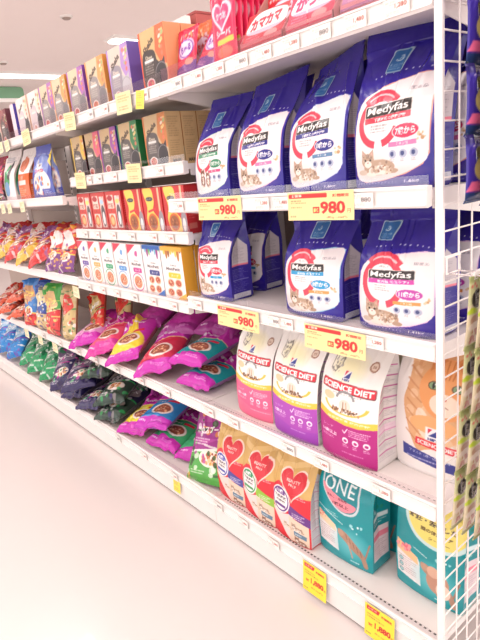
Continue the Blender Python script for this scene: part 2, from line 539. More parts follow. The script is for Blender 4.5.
def carton_parts(W, H, D, front, side, top, res=.0025):
    Vs, Fs, Cs = [], [], []; n = 0
    def grid(o, du, dv, nu, nv, C):
        nonlocal n
        a, b = np.meshgrid(np.linspace(0, 1, nu+1), np.linspace(0, 1, nv+1))
        P = np.array(o)+a[..., None]*np.array(du)+b[..., None]*np.array(dv)
        V, F = sheet(P, nu, nv)
        Vs.append(V); Fs.append(F+n); Cs.append(C); n += len(V)
    nu, nv, ns = int(W/res), int(H/res), max(4, int(D/res))
    x, y = W/2, D/2
    grid((-x, -y, 0), (W, 0, 0), (0, 0, H), nu, nv, front.grid(nu, nv).reshape(-1, 3))
    if isinstance(side, Art):
        g = side.grid(ns, nv).reshape(-1, 3); g2 = side.grid(ns, nv)[:, ::-1].reshape(-1, 3)
    else:
        g = g2 = np.tile(np.array(side, float), ((ns+1)*(nv+1), 1))
    grid((x, -y, 0), (0, D, 0), (0, 0, H), ns, nv, g)
    grid((-x, y, 0), (0, -D, 0), (0, 0, H), ns, nv, g2)
    bc = np.array(side.a.reshape(-1, 3).mean(0) if isinstance(side, Art) else side, float)
    grid((x, y, 0), (-W, 0, 0), (0, 0, H), 1, 1, np.tile(bc, (4, 1)))
    grid((-x, y, 0), (W, 0, 0), (0, -D, 0), 1, 1, np.tile(bc, (4, 1)))
    grid((-x, -y, H), (W, 0, 0), (0, D, 0), 1, 1, np.tile(np.array(top, float), (4, 1)))
    me = mesh_from('carton', np.concatenate(Vs), np.concatenate(Fs), M_CARD, np.concatenate(Cs))
    # tuck flap closing the top
    mb = MB(); mb.box(-x+.001, -y+.0015, H+.0002, x-.001, y-.002, H+.0012)
    fm = mb.mesh('tuck_flap', M_CARD)
    ca = fm.color_attributes.new('paint', 'FLOAT_COLOR', 'POINT')
    ca.data.foreach_set('color', np.tile(np.append(lin(np.array(top)*.96), 1), len(fm.vertices)).astype(np.float32))
    return [('carton', me, None), ('tuck_flap', fm, None)]

def flat_parts(name, w, h, art, th=.0008, res=.002, curl=0.0):
    """a printed card: local x right, z up, front at -y"""
    nu, nv = max(4, int(w/res)), max(4, int(h/res))
    u, v = np.meshgrid(np.linspace(-.5, .5, nu+1), np.linspace(0, 1, nv+1))
    P = np.stack([u*w, -th/2-curl*(v*v), v*h], -1); Q = P.copy(); Q[..., 1] += th
    V1, F1 = sheet(P, nu, nv); V2, F2 = sheet(Q, nu, nv, True)
    n = len(V1); e = []
    for i in range(nu): e += [[i, i+1, n+i+1, n+i], [nv*(nu+1)+i, nv*(nu+1)+i+1, n+nv*(nu+1)+i+1, n+nv*(nu+1)+i]]
    for j in range(nv):
        a = j*(nu+1); e.append([a, a+nu+1, n+a+nu+1, n+a]); a += nu; e.append([a, a+nu+1, n+a+nu+1, n+a])
    F = np.concatenate([F1, F2+n, np.array(e)])
    C = art.grid(nu, nv).reshape(-1, 3)
    return mesh_from(name, np.concatenate([V1, V2]), F, M_PAPER, np.concatenate([C, np.tile([235, 228, 215], (n, 1))]))

# ------------------------------------------------------------------ designs
NAVY = (40, 26, 140)
def art_blue(W, H, band, oval, strip, btxt, otxt, tint, cat='lying', wt='1.6kg'):
    c = Art(W, H, NAVY)
    c.rect(0, H*.72, W, H, (38, 24, 134))
    H = H*1.11
    P = [(.04, .10), (.03, .30), (.04, .46), (.12, .545), (.40, .60), (.80, .63), (.96, .615), (.955, .45), (.95, .20), (.88, .14), (.70, .095), (.45, .065), (.18, .055)]
    c.poly([(a*W+(0.25 if a > .5 else -.1), b*H+(.25 if b > .3 else -.2)) for a, b in P], tint)
    c.curve([(a*W, b*H) for a, b in P], (240, 232, 232), n=6)
    c.glow(.5*W, .10*H, .5*W, .05*H, tint, .25)
    # ring
    cx, cy, r = .36*W, .40*H, .255*W
    c.ring(cx, cy, r*.80, r*1.1, (222, 62, 84), 30, 262)
    c.ring(cx, cy, r*.80, r*1.1, (222, 62, 84), -75, -18)
    c.ring(cx, cy, r*.98, r*1.28, (222, 62, 84), 42, 135)
    c.ring(cx, cy, r*1.05, r*1.12, (250, 225, 225), 52, 125, al=.8)
    c.text('メディファス', cx+.2, cy+r*.68, .38, (60, 60, 70), w=2.6)
    # name panel
    c.rrect(.46*W, .465*H, .60*W, .072*H, (228, 222, 215), r=.04)
    c.rrect(.46*W, .465*H, .58*W, .064*H, (42, 36, 36), r=.04)
    c.text('Medyfas', .46*W, .463*H, .058*H, (250, 247, 244), w=.53*W, r=.04, bold=.012, shear=.12)
    c.rrect(.46*W, .415*H, .58*W, .034*H, band, r=.04, rad=.1)
    c.text(btxt, .50*W, .415*H, .022*H, (250, 245, 245), w=.40*W, r=.04, bold=.02)
    c.fine(.26*W, .335*H, .48*W, .385*H, 3, (120, 110, 115), .6)
    # age
    c.ell(.70*W, .33*H, .155*W, .043*H, (240, 225, 230)); c.ell(.70*W, .33*H, .145*W, .039*H, oval)
    c.text(otxt, .70*W, .331*H, .045*H, (250, 247, 247), w=.235*W, bold=.03)
    c.rrect(.67*W, .262*H, .32*W, .026*H, strip, r=.03, rad=.1)
    c.text('チキン味', .67*W, .262*H, .017*H, (250, 245, 240), w=.14*W)
    c.blobs(.84*W, .27*H, .93*W, .31*H, 6, .33, [(214, 176, 130), (190, 148, 106), (226, 196, 158)])
    for k in (.56, .68, .80):
        c.ell(k*W, .205*H, .045*W, .025*H, (176, 182, 204)); c.ell(k*W-.1, .207*H, .022*W, .014*H, (60, 68, 120))
        c.fine(k*W-.55, .160*H, k*W+.55, .178*H, 2, (110, 105, 120), .6)
    c.text('国産品', .80*W, .555*H, .02*H, (150, 140, 150), w=.16*W)
    if cat == 'lying':
        c.glow(.3*W, .15*H, .28*W, .1*H, (214, 200, 190), .5)
        cat_pic(c, .30*W, .170*H, .21*W)
        c.blobs(.30*W, .10*H, .56*W, .16*H, 26, .22, [(196, 160, 128), (150, 108, 80), (230, 205, 180)])
    else:
        cat_pic(c, .34*W, .22*H, .15*W, base=(130, 84, 70), dark=(80, 48, 44), lying=False)
        cat_pic(c, .50*W, .20*H, .13*W, base=(150, 100, 80), dark=(80, 48, 44), lying=False)
    # paw dots and bottom print
    for i in range(11):
        c.ell((.2+.07*i)*W, (.635+.028*math.sin(i*.25+.3))*H+.4, .16, .14, (226, 222, 240), al=.9)
    for i in range(13):
        c.ell((.06+.045*i)*W, (.045+.0035*(i % 2))*H, .14, .13, (200, 196, 232), al=.85)
    c.text(wt, .78*W, .047*H, .024*H, (240, 238, 246), w=.17*W, bold=.02)
    c.fine(.55*W, .015*H, .95*W, .034*H, 2, (190, 186, 224), .6)
    return c
def art_blue_side(D, H, tint=(232, 120, 140)):
    c = Art(D, H, (46, 34, 136))
    c.poly([(.12*D, .42*H), (.88*D, .42*H), (.88*D, .62*H), (.5*D, .72*H), (.12*D, .62*H)], (206, 196, 200))
    c.rect(.12*D, .40*H, .88*D, .42*H, tint)
    c.fine(.2*D, .44*H, .8*D, .62*H, 12, (120, 112, 122), .55, .4)
    c.fine(.14*D, .10*H, .86*D, .37*H, 17, (150, 146, 206), .6, .35)
    c.rect(.14*D, .235*H, .86*D, .245*H, (120, 116, 190), .8)
    c.rect(.1*D, .03*H, .9*D, .085*H, (206, 204, 216)); c.fine(.15*D, .035*H, .85*D, .08*H, 3, (90, 90, 120), .6)
    return c
def art_sticker(r=0):
    c = Art(4.2, 5.6, (58, 60, 150))
    c.rrect(2.1, 2.8, 4.0, 5.4, (176, 200, 205), rad=.4); c.rrect(2.1, 2.8, 3.6, 5.0, (38, 92, 152), rad=.4)
    c.ring(2.1, 3.4, .55, .72, (190, 220, 226), -160, 100); c.ring(2.3, 3.2, .2, .34, (190, 220, 226), -60, 200)
    c.text('ずっと一緒', 2.1, 1.9, .45, (200, 226, 232), w=2.6); c.fine(.8, .8, 3.4, 1.5, 2, (180, 210, 220), .7)
    return c

def art_diet(W, H, base, age, base2=None):
    c = Art(W, H, (240, 236, 232))
    H = H*.95
    c.glow(.45*W, .83*H, .36*W, .13*H, (246, 236, 140), .45)
    # grey sketched cat
    for (x0, y0, x1, y1) in [(.14,.80,.16,.93),(.16,.93,.22,.90),(.22,.90,.30,.93),(.30,.93,.31,.84),(.31,.84,.24,.78),(.24,.78,.14,.80),(.18,.86,.20,.88),(.26,.86,.28,.88),(.20,.82,.27,.82)]:
        c.line(x0*W, y0*H, x1*W, y1*H, .22, (110, 104, 100), .85)
    c.blobs(.16*W, .78*H, .32*W, .92*H, 26, .3, [(150, 144, 138), (96, 90, 86), (210, 206, 200)], .6)
    # brand square
    c.rect(.40*W, .735*H, .52*W, .80*H, (236, 234, 236)); c.poly([(.41*W, .75*H), (.51*W, .75*H), (.51*W, .80*H)], (44, 58, 140)); c.poly([(.41*W, .762*H), (.41*W, .80*H), (.46*W, .80*H)], (214, 44, 66))
    c.text("Hill's", .46*W, .738*H, .02*H, (34, 48, 120), w=.13*W, bold=.04)
    # banner
    c.rrect(.50*W, .675*H, .92*W, .080*H, (66, 40, 46), r=-.03, rad=.5); c.rrect(.50*W, .677*H, .90*W, .070*H, (214, 36, 54), r=-.03, rad=.4)
    c.text('SCIENCE DIET', .50*W, .676*H, .050*H, (252, 248, 246), w=.86*W, r=-.03, bold=.035)
    c.text('サイエンス・ダイエット', .52*W, .622*H, .014*H, (90, 84, 90), w=.5*W)
    c.ring(.50*W, .55*H, .34*W, .39*W, (240, 190, 70), -175, -5, fy=.45)
    c.ring(.50*W, .575*H, .13*W, .17*W, (140, 138, 140), 10, 170, fy=.8)
    c.ell(.50*W, .53*H, .10*W, .05*H, (226, 214, 200)); c.line(.47*W, .50*H, .47*W, .555*H, .3, (168, 132, 100)); c.line(.53*W, .50*H, .52*W, .555*H, .3, (188, 152, 118))
    c.ell(.20*W, .585*H, .11*W, .035*H, (244, 200, 160))
    c.blobs(.28*W, .465*H, .74*W, .50*H, 46, .30, [(150, 104, 68), (110, 74, 50), (186, 140, 96), (96, 66, 48)])
    # lower block
    top = [(0, .47), (.25, .435), (.5, .418), (.75, .42), (1, .44)]
    c.poly([(0, 0)]+[(a*W, (b+.0)*H) for a, b in top]+[(W, 0)], (248, 196, 70))
    c.text('総合栄養食 健康維持', .55*W, .402*H, .022*H, (252, 240, 220), w=.72*W, bold=.02)
    c.poly([(0, 0)]+[(a*W, (b-.055)*H) for a, b in top]+[(W, 0)], base)
    if base2: c.poly([(0, 0), (0, .2*H), (.5*W, .12*H), (W, .14*H), (W, 0)], base2, .6)
    wt = (250, 236, 246)
    c.text(age, .22*W, .255*H, .038*H, wt, w=.30*W, bold=.02); c.text('シニア', .2*W, .31*H, .02*H, wt, w=.22*W)
    c.fine(.06*W, .20*H, .40*W, .225*H, 2, wt, .7)
    c.line(.48*W, .31*H, .51*W, .29*H, .25, wt); c.line(.51*W, .29*H, .56*W, .335*H, .25, wt)
    c.fine(.58*W, .27*H, .93*W, .335*H, 4, wt, .8)
    for k in (.52, .69, .86):
        c.ell(k*W, .225*H, .05*W, .027*H, wt); c.ell(k*W, .222*H, .03*W, .014*H, base); c.fine(k*W-.9, .16*H, k*W+.9, .19*H, 2, wt, .9)
    c.fine(.45*W, .10*H, .95*W, .12*H, 1, wt, .6)
    c.ell(.82*W, .86*H, .065*W, .037*H, (150, 104, 84)); c.ell(.82*W, .86*H, .048*W, .027*H, (226, 206, 190)); c.text('獣医', .82*W, .86*H, .022*H, (140, 92, 74), w=.055*W)
    return c
def art_diet_side(D, H, col):
    c = Art(D, H, (222, 216, 214))
    for k in range(9):
        y = (.08+.085*k)*H
        c.rect(.08*D, y+.055*H, .92*D, y+.064*H, col, .8)
        c.fine(.1*D, y, .9*D, y+.05*H, 4, (120, 108, 122), .5, .4)
    c.rect(.1*D, .30*H, .9*D, .36*H, (230, 190, 214), .6)
    return c
def art_orange_cat(W, H):
    c = Art(W, H, (240, 233, 229))
    # big orange cat portrait, body on the left, face on the right
    c.curve([(.16*W, .98*H), (.22*W, .74*H), (.14*W, .56*H), (.22*W, .38*H), (.36*W, .20*H), (.52*W, .22*H), (.9*W, .32*H), (1.1*W, .5*H), (1.1*W, 1.0*H), (.6*W, 1.02*H), (.4*W, .95*H), (.28*W, 1.0*H)], (222, 168, 120))
    c.blobs(.2*W, .3*H, .98*W, .95*H, 60, 1.1, [(232, 184, 138), (214, 150, 100), (226, 172, 126), (240, 208, 174)], .5)
    for i in range(7): c.line(.20*W, (.82-.08*i)*H, .42*W, (.75-.085*i)*H, .45, (190, 116, 68), .55)
    c.ell(.46*W, .42*H, .10*W, .12*H, (240, 222, 204), .3, .8)
    c.ell(.74*W, 0.690*H, .36*W, .21*H, (232, 156, 92))
    c.poly([(.48*W, 0.810*H), (.46*W, 1.0*H), (.68*W, 0.890*H)], (214, 134, 74)); c.poly([(.8*W, 0.890*H), (1.0*W, 1.0*H), (1.0*W, 0.770*H)], (214, 134, 74))
    for k in (-.12, -.04, .04, .12): c.line((.74+k)*W, 0.890*H, (.74+k*.6)*W, 0.780*H, .35, (196, 108, 50), .8)
    c.ell(.74*W, 0.595*H, .2*W, .085*H, (246, 224, 204)); c.ell(.74*W, 0.640*H, .035*W, .014*H, (210, 120, 104))
    c.line(.74*W, 0.630*H, .74*W, 0.595*H, .15, (150, 90, 70)); c.line(.68*W, 0.575*H, .74*W, 0.590*H, .18, (150, 90, 70)); c.line(.80*W, 0.575*H, .74*W, 0.590*H, .18, (150, 90, 70))
    for k in (.58, .90):
        c.ell(k*W, 0.725*H, .078*W, .030*H, (96, 62, 40)); c.ell(k*W, 0.725*H, .062*W, .024*H, (120, 156, 112)); c.ell(k*W, 0.725*H, .020*W, .021*H, (24, 26, 24)); c.ell((k+.02)*W, 0.735*H, .008*W, .006*H, (240, 244, 240))
    c.ell(.60*W, .42*H, .34*W, .07*H, (236, 172, 112)); c.ell(.62*W, .33*H, .12*W, .06*H, (196, 150, 112))
    c.rect(.50*W, .30*H, .72*W, .405*H, (240, 238, 240)); c.poly([(.54*W, .335*H), (.68*W, .335*H), (.68*W, .395*H)], (44, 58, 140)); c.poly([(.54*W, .355*H), (.54*W, .395*H), (.60*W, .395*H)], (214, 44, 66)); c.text("Hill's", .61*W, .315*H, .02*H, (34, 48, 120), w=.15*W, bold=.04)
    c.rrect(.66*W, .265*H, .62*W, .060*H, (224, 52, 62), r=-.06, rad=.2); c.text('SCIENCE DIET', .66*W, .265*H, .034*H, (252, 248, 246), w=.56*W, r=-.06, bold=.03)
    c.poly([(.14*W, .215*H), (W, .145*H), (W, .07*H), (.14*W, .12*H)], (52, 58, 140)); c.text('アダルト 1歳〜6歳 成猫用', .55*W, .165*H, .024*H, (240, 240, 250), w=.6*W, r=-.05); c.fine(.2*W, .115*H, .8*W, .135*H, 1, (220, 220, 240), .8)
    c.rect(0, 0, W, .05*H, (240, 236, 234))
    return c
TEAL = (14, 142, 150)
def art_teal(W, H):
    c = Art(W, H, TEAL)
    oval = lambda k: [(.05*W, (1.02)*H), (.06*W, .80*H), (.12*W, .66*H), (.28*W, .555*H), (.5*W, .50*H), (.70*W, .525*H), (.78*W, .62*H), (.76*W, .80*H), (.72*W, 1.02*H)]
    P = oval(0)
    c.curve(P, (206, 214, 218)); c.curve([(.415*W+(x-.415*W)*.92, .78*H+(y-.78*H)*.93) for x, y in P], (18, 132, 142))
    c.curve([(.09*W, .72*H), (.24*W, .59*H), (.48*W, .525*H), (.66*W, .55*H), (.72*W, .61*H), (.5*W, .635*H), (.28*W, .68*H)], (240, 138, 152))
    c.text('ONE', .42*W, .735*H, .115*H, (226, 236, 238), w=.58*W, r=-.03)
    c.rrect(.46*W, .855*H, .5*W, .05*H, (44, 44, 48), rad=.2); c.text('PURINA', .46*W, .855*H, .03*H, (240, 240, 240), w=.38*W, bold=.02)
    c.text('子ねこ・成猫用', .38*W, .628*H, .026*H, (80, 34, 50), w=.38*W, bold=.02); c.text('1歳以上', .46*W, .575*H, .036*H, (70, 30, 44), w=.3*W, bold=.03)
    c.line(.02*W, .49*H, .50*W, .40*H, .2, (210, 232, 236)); c.fine(.14*W, .44*H, .5*W, .475*H, 2, (220, 240, 242), .8)
    c.blobs(.6*W, .36*H, .84*W, .44*H, 12, .45, [(150, 214, 220), (220, 240, 242), (30, 150, 158)])
    c.poly([(.03*W, .13*H), (.02*W, .44*H), (.36*W, .36*H), (.40*W, .32*H), (.41*W, .10*H)], (232, 226, 224))
    c.poly([(.02*W, .44*H), (.36*W, .36*H), (.38*W, .29*H), (.02*W, .35*H)], (240, 206, 168)); c.blobs(.04*W, .36*H, .16*W, .42*H, 8, .4, [(226, 110, 110), (240, 160, 140)]); c.fine(.05*W, .15*H, .36*W, .31*H, 8, (150, 110, 118), .7, .4)
    # cat leaping down
    c.glow(.62*W, .22*H, .4*W, .18*H, (150, 214, 220), .6)
    c.curve([(.42*W, .34*H), (.56*W, .33*H), (.72*W, .26*H), (.86*W, .17*H), (.92*W, .06*H), (.86*W, .05*H), (.80*W, .13*H), (.66*W, .18*H), (.54*W, .24*H), (.44*W, .28*H)], (170, 130, 108))
    c.ell(.47*W, .31*H, .055*W, .032*H, (186, 146, 122)); c.line(.60*W, .24*H, .66*W, .10*H, .5, (188, 150, 128)); c.line(.88*W, .15*H, .95*W, .30*H, .5, (160, 118, 98))
    for k in range(5): c.line((.56+.06*k)*W, (.32-.03*k)*H, (.58+.06*k)*W, (.27-.03*k)*H, .25, (112, 80, 64), .7)
    c.fine(.62*W, .05*H, .84*W, .075*H, 1, (235, 244, 246), .9)
    return c
def art_teal_side(D, H):
    c = Art(D, H, (16, 138, 146))
    c.rect(.1*D, .50*H, .9*D, .54*H, (220, 236, 238)); c.fine(.12*D, .45*H, .88*D, .49*H, 2, (226, 240, 240))
    c.rect(.08*D, .12*H, .92*D, .42*H, (226, 208, 212)); c.rect(.08*D, .32*H, .92*D, .37*H, (232, 130, 150)); c.fine(.12*D, .13*H, .88*D, .30*H, 9, (150, 120, 132), .6, .4)
    c.blobs(.2*D, .58*H, .8*D, .72*H, 9, .6, [(24, 120, 90), (40, 150, 130)], .6)
    return c
def art_teal_yellow(W, H):
    c = art_teal(W, H)
    c.rect(0, .44*H, W, H, TEAL)
    P = [(.10*W, .98*H), (.12*W, .74*H), (.30*W, .56*H), (.60*W, .50*H), (.95*W, .55*H), (1.2*W, .8*H), (1.1*W, 1.1*H), (.4*W, 1.1*H)]
    c.curve(P, (200, 226, 224)); c.curve([(.6*W+(x-.6*W)*.9, .8*H+(y-.8*H)*.9) for x, y in P], (240, 222, 116))
    c.text('避妊・去勢した', .55*W, .71*H, .045*H, (70, 52, 36), w=.70*W, bold=.035, r=-.05); c.text('猫の体重ケア', .62*W, .64*H, .034*H, (96, 74, 40), w=.46*W, bold=.03, r=-.05); c.text('ターキー', .66*W, .58*H, .028*H, (96, 74, 40), w=.3*W, r=-.05)
    for k, y in enumerate((.27, .215, .16)): c.ring(.10*W, y*H, .45, .65, (30, 130, 140)); c.ell(.10*W, y*H, .3, .3, (120, 190, 196))
    c.poly([(.02*W, .44*H), (.36*W, .36*H), (.38*W, .29*H), (.02*W, .35*H)], (242, 190, 140)); c.blobs(.03*W, .37*H, .24*W, .425*H, 14, .5, [(226, 100, 120), (240, 150, 150)])
    c.ell(.66*W, .22*H, .16*W, .11*H, (190, 140, 116)); c.ell(.60*W, .30*H, .09*W, .05*H, (214, 170, 146)); c.ell(.74*W, .16*H, .10*W, .07*H, (236, 206, 190))
    return c
def art_heart(W, H, oval, col, num, band):
    c = Art(W, H, (214, 40, 54))
    c.curve([(-.1*W, .53*H), (.2*W, .60*H), (.5*W, .56*H), (1.1*W, .58*H), (1.1*W, 1.1*H), (-.1*W, 1.1*H)], (206, 164, 92))
    c.curve([(-.1*W, .80*H), (.3*W, .74*H), (1.1*W, .86*H), (1.1*W, .90*H), (.3*W, .79*H), (-.1*W, .86*H)], (226, 190, 124), .8)
    c.ell(.30*W, .90*H, .13*W, .022*H, (206, 60, 60)); 
    # pale swoosh and cats
    c.curve([(-.05*W, .36*H), (.18*W, .24*H), (.34*W, .10*H), (.50*W, .04*H), (.5*W, .01*H), (.12*W, .02*H), (.02*W, .14*H)], (222, 36, 52))
    c.curve([(.02*W, .30*H), (.30*W, .28*H), (.60*W, .30*H), (.60*W, .04*H), (.44*W, .05*H), (.28*W, .14*H)], (238, 214, 208))
    c.poly([(.50*W, .02*H), (.50*W, .30*H), (.96*W, .26*H), (.96*W, .02*H)], (232, 206, 182)); cat_pic(c, .66*W, .20*H, .13*W); cat_pic(c, .72*W, .06*H, .13*W, base=(150, 110, 90)); cat_pic(c, .42*W, .18*H, .10*W, base=(206, 176, 150))
    c.rrect(.76*W, .125*H, .30*W, .05*H, (96, 128, 150), r=-.1, rad=.2); c.fine(.64*W, .112*H, .88*W, .138*H, 1, (226, 232, 238))
    c.poly([(.46*W, .42*H), (1.0*W, .34*H), (1.0*W, .25*H), (.5*W, .31*H)], band); c.fine(.58*W, .29*H, .96*W, .35*H, 3, (246, 240, 244), .8)
    # white oval
    c.ell(.26*W, .42*H, .26*W, .14*H, (246, 240, 238)); c.ring(.26*W, .42*H, .205*W, .235*W, col, fy=.54*H/W)
    c.rrect(.26*W, .505*H, .26*W, .058*H, oval, rad=.4); c.text(num, .25*W, .505*H, .045*H, (250, 246, 250), w=.19*W, bold=.04)
    c.text('下部尿路', .26*W, .445*H, .032*H, (60, 50, 60), w=.36*W, bold=.02); c.text('の健康', .27*W, .405*H, .028*H, (70, 60, 70), w=.26*W, bold=.02); c.rrect(.26*W, .355*H, .3*W, .028*H, col, rad=.2)
    # heart
    def heart(k, cc):
        a = .56*W; b = .625*H
        c.poly([(a+k*W*.30*16*math.sin(t)**3/16, b+k*W*.30*(13*math.cos(t)-5*math.cos(2*t)-2*math.cos(3*t)-math.cos(4*t))/15) for t in np.linspace(0, 2*PI, 60)], cc)
    heart(1.12, (240, 214, 200)); heart(1.0, (206, 34, 48))
    c.ring(.56*W, .63*H, .2*W, .205*W, (240, 190, 170), al=.3)
    c.text('BEAUTY', .56*W, .65*H, .028*H, (246, 226, 214), w=.32*W, bold=.02); c.text('PRO', .55*W, .61*H, .024*H, (246, 226, 214), w=.17*W, bold=.02)
    c.fine(.66*W, .50*H, .92*W, .54*H, 2, (250, 220, 220), .8)
    return c
def art_heart_side(D, H):
    c = Art(D, H, (216, 210, 212))
    c.poly([(0, .8*H), (D, .7*H), (D, H), (0, H)], (206, 164, 92))
    for k in range(7):
        y = (.05+.09*k)*H; c.rect(.1*D, y+.062*H, .9*D, y+.072*H, (190, 110, 150), .6); c.fine(.1*D, y, .9*D, y+.055*H, 4, (130, 116, 150), .5, .4)
    c.rect(0, 0, D, .03*H, (206, 60, 66))
    return c
MAG = (196, 42, 170)
def art_pillow(W, H, panel, plate, name='MonPetit', base=MAG, streak=(226, 110, 206), yel=False, food=(196, 110, 84)):
    c = Art(W, H, base)
    c.rect(0, .86*H, W, H, tuple(int(k*.9) for k in base))
    if yel:
        c.curve([(.06*W, .12*H), (.04*W, .30*H), (.30*W, .52*H), (.40*W, .72*H), (.36*W, .86*H), (.66*W, .86*H), (.62*W, .72*H), (.74*W, .52*H), (.97*W, .34*H), (.94*W, .12*H), (.5*W, .08*H)], panel)
        c.ell(.5*W, .82*H, .2*W, .04*H, (236, 180, 90))
    else:
        c.poly([(0, .10*H), (0, .52*H), (W, .60*H), (W, .14*H)], panel)
        c.poly([(0, .52*H), (W, .60*H), (W, .615*H), (0, .54*H)], (236, 214, 150))
    if plate:
        c.ell(.60*W, .30*H, .30*W, .13*H, (240, 226, 220)); c.ell(.60*W, .30*H, .25*W, .10*H, (150, 80, 60)); c.blobs(.42*W, .24*H, .78*W, .36*H, 34, .5, [food, (222, 160, 120), (160, 80, 60), (236, 190, 150)])
    c.text(name, .46*W, .70*H, .07*H, (244, 232, 246), w=.66*W, bold=.03, r=.06, shear=.15)
    c.text('本格仕立て', .33*W, .475*H, .04*H, (250, 244, 240), w=.42*W, bold=.03)
    c.rrect(.74*W, .50*H, .30*W, .05*H, (214, 36, 66), r=.2, rad=.3)
    c.text('480g', .22*W, .06*H, .035*H, (250, 236, 250), w=.22*W, bold=.02)
    c.fine(.5*W, .035*H, .92*W, .075*H, 2, (246, 220, 246), .7)
    c.fine(.15*W, .89*H, .85*W, .94*H, 2, streak, .8)
    return c
def art_busy(W, H, base, cols, seed, panel=None, name=None, txt=(246, 240, 240), cat=False, food=True):
    """a busy pouch: coloured fields, food picture, name lettering"""
    c = Art(W, H, base); c.rng = np.random.RandomState(seed); r = c.rng
    a = r.uniform(.25, .5); b = a+r.uniform(-.12, .12)
    c.poly([(0, 0), (0, a*H), (W, b*H), (W, 0)], cols[0])
    c.poly([(0, a*H), (W, b*H), (W, (b+.03)*H), (0, (a+.03)*H)], cols[1 % len(cols)])
    c.curve([(.1*W, .55*H), (.3*W, .8*H), (.7*W, .86*H), (.95*W, .6*H), (.7*W, .5*H), (.4*W, .45*H)], cols[2 % len(cols)])
    if panel: c.rrect(.5*W, .62*H, .8*W, .22*H, panel, r=.1, rad=.8)
    if food:
        c.ell(.6*W, .27*H, .27*W, .11*H, (240, 224, 214)); c.blobs(.42*W, .2*H, .78*W, .34*H, 30, W*.035, [(190, 110, 70), (222, 160, 110), (150, 76, 50), (236, 196, 140)])
    dk = tuple(int(k*.45) for k in cols[0])
    c.blobs(0, 0, W, H*.95, 46, W*.055, list(cols)+[txt, dk], .75)
    for k in range(7):
        x, y = r.uniform(0, W*.8), r.uniform(0, H*.9); c.line(x, y, x+W*r.uniform(.15, .45), y+H*r.uniform(-.05, .08), W*r.uniform(.02, .05), [txt, cols[1 % len(cols)], dk, cols[-1]][k % 4], .8)
    if cat: cat_pic(c, .36*W, .3*H, .2*W)
    if name: c.text(name, .5*W, .63*H, .10*H, txt, w=.72*W, bold=.04, r=.1)
    c.fine(.1*W, .42*H, .6*W, .52*H, 3, txt, .8); c.fine(.1*W, .05*H, .6*W, .11*H, 2, txt, .8)
    c.blobs(0, .86*H, W, .98*H, 10, .5, [cols[0], cols[-1]], .7)
    return c

def art_duo(W, H, edge, grey=(92, 86, 84), badge=(214, 70, 60), gold=(206, 178, 134), dk=(54, 50, 54)):
    """slim gourmet carton: gold field, black cat silhouette, sauce wave, food badge"""
    c = Art(W, H, gold)
    c.rect(0, 0, .07*W, H, edge); c.poly([(.68*W, H), (.60*W, .62*H), (.78*W, .40*H), (W, .36*H), (W, H)], edge, .85)
    c.blobs(.72*W, .55*H, .94*W, .92*H, 12, W*.045, [(230, 120, 90), (244, 206, 130), (160, 190, 120), (236, 226, 210)], .9)
    c.curve([(.10*W, .62*H), (.50*W, .66*H), (.62*W, .50*H), (.58*W, .2*H), (.60*W, .05*H), (.10*W, .05*H)], grey)
    c.ell(.76*W, .22*H, .20*W, .22*H, dk); c.poly([(.60*W, .36*H), (.60*W, .50*H), (.72*W, .42*H)], dk); c.poly([(.80*W, .42*H), (.92*W, .50*H), (.92*W, .34*H)], dk)
    c.ring(.76*W, .2*H, .24*W, .255*W, (150, 146, 150), 0, 180)
    c.text('Sheba', .36*W, .755*H, .12*H, (60, 44, 36), w=.46*W, r=.5, bold=.03)
    c.text('Duo', .34*W, .56*H, .06*H, (240, 226, 200), w=.26*W, bold=.02); c.fine(.14*W, .28*H, .50*W, .48*H, 5, (206, 196, 186), .7)
    c.rrect(.33*W, .50*H, .36*W, .05*H, (226, 224, 220), rad=.2)
    c.ell(.30*W, .13*H, .17*W, .09*H, (242, 236, 230)); c.ell(.30*W, .13*H, .13*W, .07*H, badge); c.blobs(.22*W, .09*H, .38*W, .17*H, 8, .35, [(150, 84, 60), (206, 150, 110)])
    return c
def art_tall(W, H, ribbon, corner=(214, 60, 84), drip=None, plates=1):
    """white gourmet carton with name, ribbon and a plate of food"""
    c = Art(W, H, (244, 238, 236))
    if drip:
        for i in range(9):
            c.ell((.06+.11*i)*W, H*(1-.02*(i*7 % 5)), .06*W, (.08+.03*(i*5 % 4))*H, drip[i % len(drip)])
        c.rect(0, .93*H, W, H, drip[0])
    else:
        c.poly([(0, H), (.62*W, H), (0, .80*H)], corner); c.ring(.62*W, .80*H, .04*W, .07*W, ribbon); c.ell(.60*W, .82*H, .11*W, .05*H, ribbon, r=.6, al=.8)
    c.text('PURINA', .55*W, .66*H, .026*H, (60, 60, 66), w=.28*W); c.text('MonPetit', .52*W, .595*H, .06*H, (96, 88, 92), w=.66*W, bold=.03)
    c.rrect(.56*W, .47*H, .58*W, .10*H, ribbon, rad=.5); c.text('スープ', .56*W, .47*H, .05*H, (250, 246, 244), w=.36*W, bold=.02)
    if plates == 1:
        c.ell(.5*W, .22*H, .40*W, .19*H, ribbon); c.ell(.5*W, .22*H, .37*W, .17*H, (244, 236, 232)); c.ell(.5*W, .22*H, .27*W, .125*H, (214, 140, 104)); c.blobs(.32*W, .15*H, .68*W, .29*H, 16, .35, [(196, 90, 70), (236, 190, 150), (240, 220, 200), (170, 80, 60)])
    else:
        for (x, y) in ((.34, .32), (.7, .33), (.30, .14), (.68, .15)):
            c.ell(x*W, y*H, .17*W, .085*H, (232, 206, 180)); c.ell(x*W, y*H, .13*W, .062*H, (190, 90, 66)); c.blobs((x-.08)*W, (y-.04)*H, (x+.08)*W, (y+.04)*H, 7, .3, [(236, 190, 150), (160, 70, 56)])
        c.poly([(.5*W, 0), (W, 0), (W, .16*H)], drip[-1])
    return c
